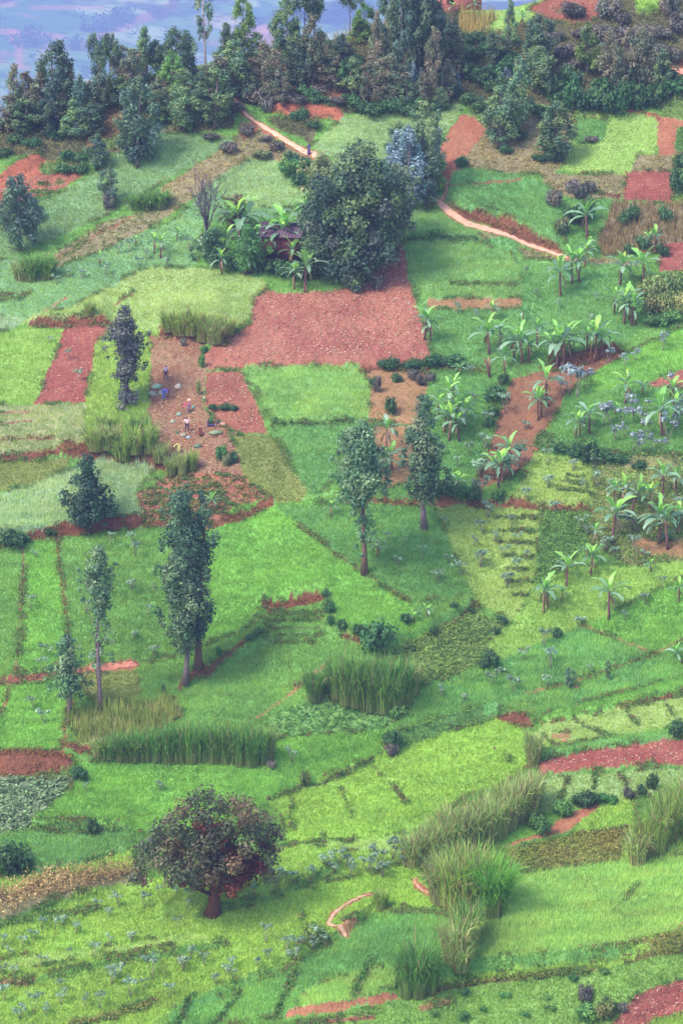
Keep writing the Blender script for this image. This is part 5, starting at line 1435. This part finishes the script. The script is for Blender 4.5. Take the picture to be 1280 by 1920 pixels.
def brick_house():
    p = at(872, 20); o = empty('brick_house', p); o.rotation_euler = (0, 0, math.radians(4))
    p = p.copy(); L, D, H = 6.0, 4.4, 2.9; o.location.x -= 1.0; o.location.y += 2.4
    mb = MB(); c = alb((176, 92, 84))
    for sx, sy, dx, dy in ((0, -D/2, L, .25), (0, D/2, L, .25), (-L/2+.13, 0, .25, D-.26), (L/2-.13, 0, .25, D-.26)):
        mb.box((sx, sy, H/2-.6), (dx, dy, H+1.2), c)
    w = link('wall', mb.mesh('wall'), None, o)
    m = bpy.data.materials.new('brick_wall'); m.use_nodes = True
    n = m.node_tree; bs = n.nodes['Principled BSDF']; br = n.nodes.new('ShaderNodeTexBrick')
    br.inputs['Color1'].default_value = (*alb((182, 92, 84)), 1); br.inputs['Color2'].default_value = (*alb((160, 78, 74)), 1)
    br.inputs['Mortar'].default_value = (*alb((170, 120, 110)), 1); br.inputs['Scale'].default_value = 1.0
    br.inputs['Brick Width'].default_value = .36; br.inputs['Row Height'].default_value = .16; br.inputs['Mortar Size'].default_value = .02
    tc = n.nodes.new('ShaderNodeTexCoord'); mp = n.nodes.new('ShaderNodeMapping'); mp.inputs['Rotation'].default_value = (math.pi/2, 0, 0)
    n.links.new(tc.outputs['Object'], mp.inputs[0]); n.links.new(mp.outputs[0], br.inputs['Vector']); n.links.new(br.outputs['Color'], bs.inputs['Base Color'])
    bs.inputs['Roughness'].default_value = .9
    w.data.materials.append(m)
    mb = MB(); mb.box((-1.2, -D/2-.15, 1.5), (.9, .06, .9), alb((92, 66, 56))); f = link('window', mb.mesh('window'), M_WALL, o)
    mb = MB(); mb.box((-1.2, -D/2-.19, 1.0), (1.1, .1, .08), alb((150, 110, 96))); link('sill', mb.mesh('sill'), M_WALL, f)
    mb = MB(); gable(mb, L, D, H, 1.3, .08, .5, alb((140, 96, 84))); link('roof', mb.mesh('roof'), M_WALL, o)
    tag(o, 'red brick house at the top edge behind the maize patch', 'house')
brick_house()

# ------------------------------------------------------------------ people at work
def skin_obj(name, verts, edges, radii, mat, col, parent, sub=1):
    me = bpy.data.meshes.new(name); me.from_pydata([tuple(v) for v in verts], edges, []); me.update()
    o = link(name, me, None, parent)
    sk = o.modifiers.new('skin', 'SKIN')
    for i, rr in enumerate(radii): me.skin_vertices[0].data[i].radius = (rr, rr)
    for d in me.skin_vertices[0].data: d.use_root = False
    me.skin_vertices[0].data[0].use_root = True
    o.modifiers.new('sub', 'SUBSURF').levels = sub; o.modifiers['sub'].render_levels = sub
    m = CLM.get(col)
    if m is None:
        m = bpy.data.materials.new('fabric' if mat else 'skin'); m.use_nodes = True
        b = m.node_tree.nodes['Principled BSDF']; b.inputs['Base Color'].default_value = (*alb(col), 1); b.inputs['Roughness'].default_value = .85 if mat else .5
        CLM[col] = m
    me.materials.append(m)
    return o
CLM = {}
def person(u, v, hpx_stand, face, pose, skin, top, bottom, hair, label, scarf=None, skirt=False, top_sleeve=True):
    p = at(u, v); k = 1.2*hpx_stand/ppm(p)/1.68
    root = empty('person', p); root.rotation_euler = (0, 0, face); root.scale = (k, k, k)
    # joints in metres, facing -y; x is the person's left
    if pose == 'stand':
        J = dict(pel=(0,0,.92), wai=(0,0,1.08), che=(0,.0,1.3), nec=(0,-.01,1.45), hd=(0,-.03,1.58), ht=(0,-.01,1.68),
                 shl=(.19,0,1.38), ell=(.27,-.03,1.12), wrl=(.27,-.16,.92), shr=(-.19,0,1.38), elr=(-.28,.0,1.1), wrr=(-.25,-.16,.92),
                 hil=(.1,0,.88), knl=(.15,-.03,.48), anl=(.17,.02,.08), tol=(.18,-.14,.03), hir=(-.1,0,.88), knr=(-.16,-.03,.48), anr=(-.19,.03,.08), tor=(-.2,-.13,.03))
    elif pose == 'bend':
        J = dict(pel=(0,.12,.88), wai=(0,-.02,.98), che=(0,-.25,1.0), nec=(0,-.42,.97), hd=(0,-.54,.9), ht=(0,-.62,.86),
                 shl=(.18,-.36,.97), ell=(.22,-.42,.68), wrl=(.14,-.5,.42), shr=(-.18,-.36,.97), elr=(-.22,-.42,.68), wrr=(-.14,-.52,.4),
                 hil=(.1,.1,.86), knl=(.14,-.0,.46), anl=(.15,.06,.08), tol=(.16,-.1,.03), hir=(-.1,.1,.86), knr=(-.15,.02,.46), anr=(-.17,.08,.08), tor=(-.18,-.08,.03))
    else:  # sitting on the ground, legs stretched out
        J = dict(pel=(0,.0,.14), wai=(0,.02,.3), che=(0,.0,.52), nec=(0,-.04,.68), hd=(0,-.08,.8), ht=(0,-.07,.9),
                 shl=(.18,0,.6), ell=(.25,-.1,.36), wrl=(.18,-.32,.3), shr=(-.18,0,.6), elr=(-.25,-.08,.36), wrr=(-.18,-.3,.28),
                 hil=(.1,-.04,.13), knl=(.14,-.44,.22), anl=(.15,-.82,.08), tol=(.16,-.88,.18), hir=(-.1,-.04,.13), knr=(-.13,-.46,.2), anr=(-.12,-.84,.08), tor=(-.12,-.9,.18))
    names = list(J); V = [np.array(J[n]) for n in names]; ix = {n: i for i, n in enumerate(names)}
    R = dict(pel=.12, wai=.11, che=.125, nec=.05, hd=.088, ht=.06, shl=.058, ell=.042, wrl=.028, shr=.058, elr=.042, wrr=.028, hil=.085, knl=.058, anl=.038, tol=.035, hir=.085, knr=.058, anr=.038, tor=.035)
    E_ = [('pel','wai'),('wai','che'),('che','nec'),('nec','hd'),('hd','ht'),('che','shl'),('shl','ell'),('ell','wrl'),('che','shr'),('shr','elr'),('elr','wrr'),('pel','hil'),('hil','knl'),('knl','anl'),('anl','tol'),('pel','hir'),('hir','knr'),('knr','anr'),('anr','tor')]
    edges = [(ix[a], ix[b]) for a, b in E_]; rad = [R[n] for n in names]
    def addv(q, r_, frm):
        V.append(np.array(q)); rad.append(r_); edges.append((frm, len(V)-1)); return len(V)-1
    fw = np.array([0, -1., 0]) if pose != 'bend' else np.array([0, -.5, -.87])
    addv(V[ix['hd']]+fw*.1, .018, ix['hd'])                       # nose
    for sd, w, e in ((1, 'wrl', 'ell'), (-1, 'wrr', 'elr')):
        a = V[ix[w]]; d = a-V[ix[e]]; d /= np.linalg.norm(d)
        s_ = np.array([1., 0, 0]); n_ = np.cross(d, s_)
        pm = addv(a+d*.07, .03, ix[w])
        for f in range(4):
            q = (f-1.5)*.02; k1 = addv(a+d*.12+s_*q, .0095, pm); addv(a+d*(.17+.01*(f in (1, 2)))+s_*q*1.2+n_*.025, .008, k1)
        k1 = addv(a+d*.06-s_*sd*.045, .011, ix[w]); addv(a+d*.1-s_*sd*.06+n_*.01, .009, k1)
    skin_obj('body', V, edges, rad, False, skin, root)
    # clothes follow the body
    T = ['pel', 'wai', 'che', 'shl', 'shr']+(['ell', 'elr'] if top_sleeve else [])
    ti = {n: i for i, n in enumerate(T)}
    tv = [np.array(J[n]) for n in T]
    if not top_sleeve:
        for sN, eN in (('shl', 'ell'), ('shr', 'elr')):
            tv.append(np.array(J[sN])*.5+np.array(J[eN])*.5)
        te = [(0, 1), (1, 2), (2, 3), (2, 4), (3, 5), (4, 6)]
    else: te = [(0, 1), (1, 2), (2, 3), (2, 4), (3, 5), (4, 6)]
    skin_obj('shirt', tv, te, [.135, .14, .155, .085, .085, .06, .06], True, top, root)
    if skirt:
        mb = MB(); c = alb(bottom)
        a, b_ = np.array(J['pel']), (np.array(J['anl'])+np.array(J['anr']))/2; b_[2] += .15
        q = np.linspace(0, 1, 5)[:, None]
        mb.tube(a*(1-q)+b_*q+np.array([0, 0, .06])*(1-q), [.15, .19, .21, .22, .24], c, 10)
        o = link('skirt', mb.mesh('skirt'), M_CLOTH, root, smooth_=True)
    else:
        B = ['pel', 'hil', 'knl', 'anl', 'hir', 'knr', 'anr']
        skin_obj('trousers', [np.array(J[n]) for n in B], [(0, 1), (1, 2), (2, 3), (0, 4), (4, 5), (5, 6)], [.135, .105, .08, .06, .105, .08, .06], True, bottom, root)
    hc = scarf or hair
    back = -fw
    skin_obj('headscarf' if scarf else 'hair', [V[ix['hd']]+back*.03+np.array([0, 0, .02]), V[ix['ht']]+back*.02], [(0, 1)], [.1 if scarf else .092, .075], True, hc, root)
    tag(root, label, 'person')
    return root
SK = (98, 66, 56)
person(311, 713, 24, math.radians(160), 'stand', SK, (176,158,192), (64,54,88), (50,40,44), 'person in a lilac shirt and dark trousers standing highest in the worked plot')
person(308, 749, 27, math.radians(70), 'bend', SK, (96,92,206), (92,116,196), (60,50,80), 'person all in blue bending beside the pale green bundles')
person(353, 775, 26, math.radians(-90), 'bend', SK, (240,92,126), (120,100,140), (56,36,52), 'person in a pink top bending over in the middle of the plot')
person(351, 811, 25, math.radians(10), 'stand', SK, (236,204,206), (92,62,84), (104,56,66), 'person in white sleeves and dark trousers standing upright, facing the slope', scarf=(140,70,80))
person(375, 819, 25, math.radians(-60), 'bend', SK, (176,112,84), (160,96,76), (190,160,140), 'person in rust brown wrap stooping beside the seated one', scarf=(196,164,150), skirt=True)
person(391, 799, 25, math.radians(70), 'sit', SK, (78,66,120), (66,60,116), (50,40,60), 'person in dark blue sitting on the ground with legs outstretched')
person(408, 800, 25, math.radians(100), 'sit', SK, (92,62,80), (206,150,130), (60,44,60), 'person in dark top and pale orange wrap sitting at the right end', skirt=True)
person(334, 851, 26, math.radians(-80), 'bend', SK, (240,226,140), (228,216,136), (70,50,56), 'person in a pale yellow cloth bending lowest in the plot', skirt=True)
person(579, 292, 20, math.radians(30), 'stand', SK, (108,84,148), (110,76,140), (80,60,90), 'person in purple standing beside the upper footpath', skirt=True)

# ------------------------------------------------------------------ bundles, mounds, stumps
def lump(name, cat, label, u, v, wpx, hpx, col, seed, group=None, col2=None, mat=None):
    wpx *= .8; hpx *= .72
    p = at(u, v); s = ppm(p); r = np.random.RandomState(seed)
    n, m = 7, 13; V = []; K = []
    a = alb(col); b = alb(col2) if col2 else a*.85
    for i in range(n):
        ph = i/(n-1)*math.pi*.56
        for j in range(m):
            th = j/m*2*math.pi
            q = 1+.2*math.sin(2*th+seed)+.14*math.sin(5*th+ph*6+seed*2)+.1*r.normal()
            V.append((math.sin(ph)*math.cos(th)*q*wpx/s/2, math.sin(ph)*math.sin(th)*q*wpx/s/2*.8, (math.cos(ph)-math.cos(math.pi*.56))*hpx/s/1.3*(1+.22*r.normal()*(math.sin(ph)))-.04))
            w_ = r.rand()*.4+.6*(math.sin(th*1.0+seed) > .1); K.append(a*(1-w_)+b*w_)
    idx = np.arange(n*m).reshape(n, m); Q = []
    for i in range(n-1):
        for j in range(m): Q.append((idx[i, j], idx[i+1, j], idx[i+1, (j+1) % m], idx[i, (j+1) % m]))
    o = link(name, np_mesh(name, np.array(V), np.array(Q), np.array(K)), mat or M_CLOTH, smooth_=True)
    o.location = p
    tag(o, label, cat, group)
gp = 'cloth bundles of harvest in the worked plot'
lump('bundle', 'bundle', 'large pale green bundle behind the person in blue', 295, 727, 20, 13, (160,196,170), 1, gp, (136,168,150))
lump('bundle', 'bundle', 'pinkish grey bundle at the left edge of the worked plot', 286, 741, 18, 13, (186,168,164), 2, gp, (150,156,150))
lump('bundle', 'bundle', 'teal bundle touching the person in blue', 302, 739, 12, 11, (124,182,152), 3, gp, (200,170,150))
lump('bundle', 'bundle', 'green and cream bundle right of the two standing workers', 334, 727, 18, 13, (130,184,160), 4, gp, (218,190,168))
lump('bundle', 'bundle', 'round grey green bundle left of the person in pink', 336, 778, 14, 9, (146,172,152), 5, gp, (120,156,148))
lump('bundle', 'bundle', 'low pale bundle below the round grey green one', 325, 791, 13, 7, (162,170,152), 6, gp)
lump('bundle', 'bundle', 'pale blue bundle at the feet of the white-sleeved person', 354, 821, 10, 7, (158,194,202), 7, gp)
lump('bundle', 'bundle', 'greyish bundle left of the pale blue one', 344, 817, 12, 8, (170,164,156), 8, gp)
lump('bundle', 'bundle', 'dark green bundle left of the white-sleeved person', 333, 812, 6, 8, (72,120,108), 9, gp)
lump('bundle', 'bundle', 'cream cloth heap above the person in pink', 355, 751, 11, 7, (236,208,180), 10, gp, (220,170,160))
lump('bundle', 'bundle', 'tiny white cloth at the right side of the worked plot', 383, 746, 5, 5, (232,220,212), 11, gp)
lump('bundle', 'bundle', 'teal bundle carried low beside the person in pink', 363, 764, 7, 7, (120,184,176), 12, gp)
lump('bundle', 'bundle', 'wide grey green heap of leaves beside the seated people', 404, 812, 30, 9, (160,172,134), 13, gp, (140,158,128), M_LEAF)
lump('bundle', 'bundle', 'dark grey green leaf heap below the rust-wrapped person', 371, 838, 18, 11, (118,134,110), 14, gp, (104,124,104), M_LEAF)
lump('earth_mound', 'mound', 'reddish earth mound beside the umbrella-shaped young tree', 1078, 1290, 18, 10, (176,116,90), 15, None, (150,96,80))
lump('earth_mound', 'mound', 'low pink earth mound in the small terraced plots', 1058, 1390, 16, 8, (196,138,116), 16, None, (176,116,98))
lump('earth_mound', 'mound', 'tiny dark mound on the big lime plot', 926, 1404, 8, 7, (110,72,66), 17)
lump('earth_mound', 'mound', 'small brown mound at the left corner of the big lime plot', 502, 1497, 10, 9, (116,96,74), 18)
lump('plastic_sheet', 'sheet', 'little white sheet lying under the ridge bushes', 548, 159, 9, 4, (226,226,228), 19)
def stump():
    p = at(914, 708); s = ppm(p)
    o = empty('banana_stump', p)
    mb = MB(); mb.tube([(.25, 0, -.1), (0, 0, 1.1), (-.35, 0, 2.2)], [.16, .14, .11], alb((128, 88, 80)), 8)
    mb2 = MB(); mb2.tube([(.1, .1, -.1), (.16, .2, 1.4), (.12, .3, 2.25)], [.15, .13, .1], alb((164, 124, 104)), 8)
    link('stem', mb.mesh('stem'), M_BARK, o, smooth_=True); link('stem', mb2.mesh('stem'), M_BARK, o, smooth_=True)
    tag(o, 'pair of cut brown banana stems leaning at the top of the red strip', 'stump')
stump()
def post():
    p = at(1210, 1790); mb = MB(); mb.tube([(0, 0, -.2), (0, 0, .7)], [.05, .045], alb((60, 96, 84)), 8)
    mb.box((0, 0, .72), (.12, .12, .05), alb((70, 100, 88)))
    tag(link('post', mb.mesh('post'), M_WALL), 'short dark green post on the bank at the lower right', 'post')
post()

for _o in C.objects:
    if 'label' in _o and len(_o['label'].split()) > 16: print('LONG', _o.name, _o['label'])
# ------------------------------------------------------------------ the air
def haze():
    x0, x1, y0, y1, z0, z1 = -6000, 6000, -160, 9900, -820, 124
    me = bpy.data.meshes.new('haze')
    V = [(x, y, z) for x in (x0, x1) for y in (y0, y1) for z in (z0, z1)]
    F = [(0, 1, 3, 2), (4, 6, 7, 5), (0, 4, 5, 1), (2, 3, 7, 6), (0, 2, 6, 4), (1, 5, 7, 3)]
    me.from_pydata(V, [], F); me.update()
    m = bpy.data.materials.new('haze_air'); m.use_nodes = True
    n = m.node_tree; n.nodes.clear()
    out = n.nodes.new('ShaderNodeOutputMaterial'); pv = n.nodes.new('ShaderNodeVolumePrincipled')
    pv.inputs['Color'].default_value = (.40, .48, 1.0, 1)
    pv.inputs['Density'].default_value = .00017
    pv.inputs['Anisotropy'].default_value = 0.0
    n.links.new(pv.outputs[0], out.inputs['Volume'])
    me.materials.append(m)
    o = bpy.data.objects.new('haze', me); C.objects.link(o)
    tag(o, 'pale blue haze filling the valley air', 'haze', kind='stuff')
haze()
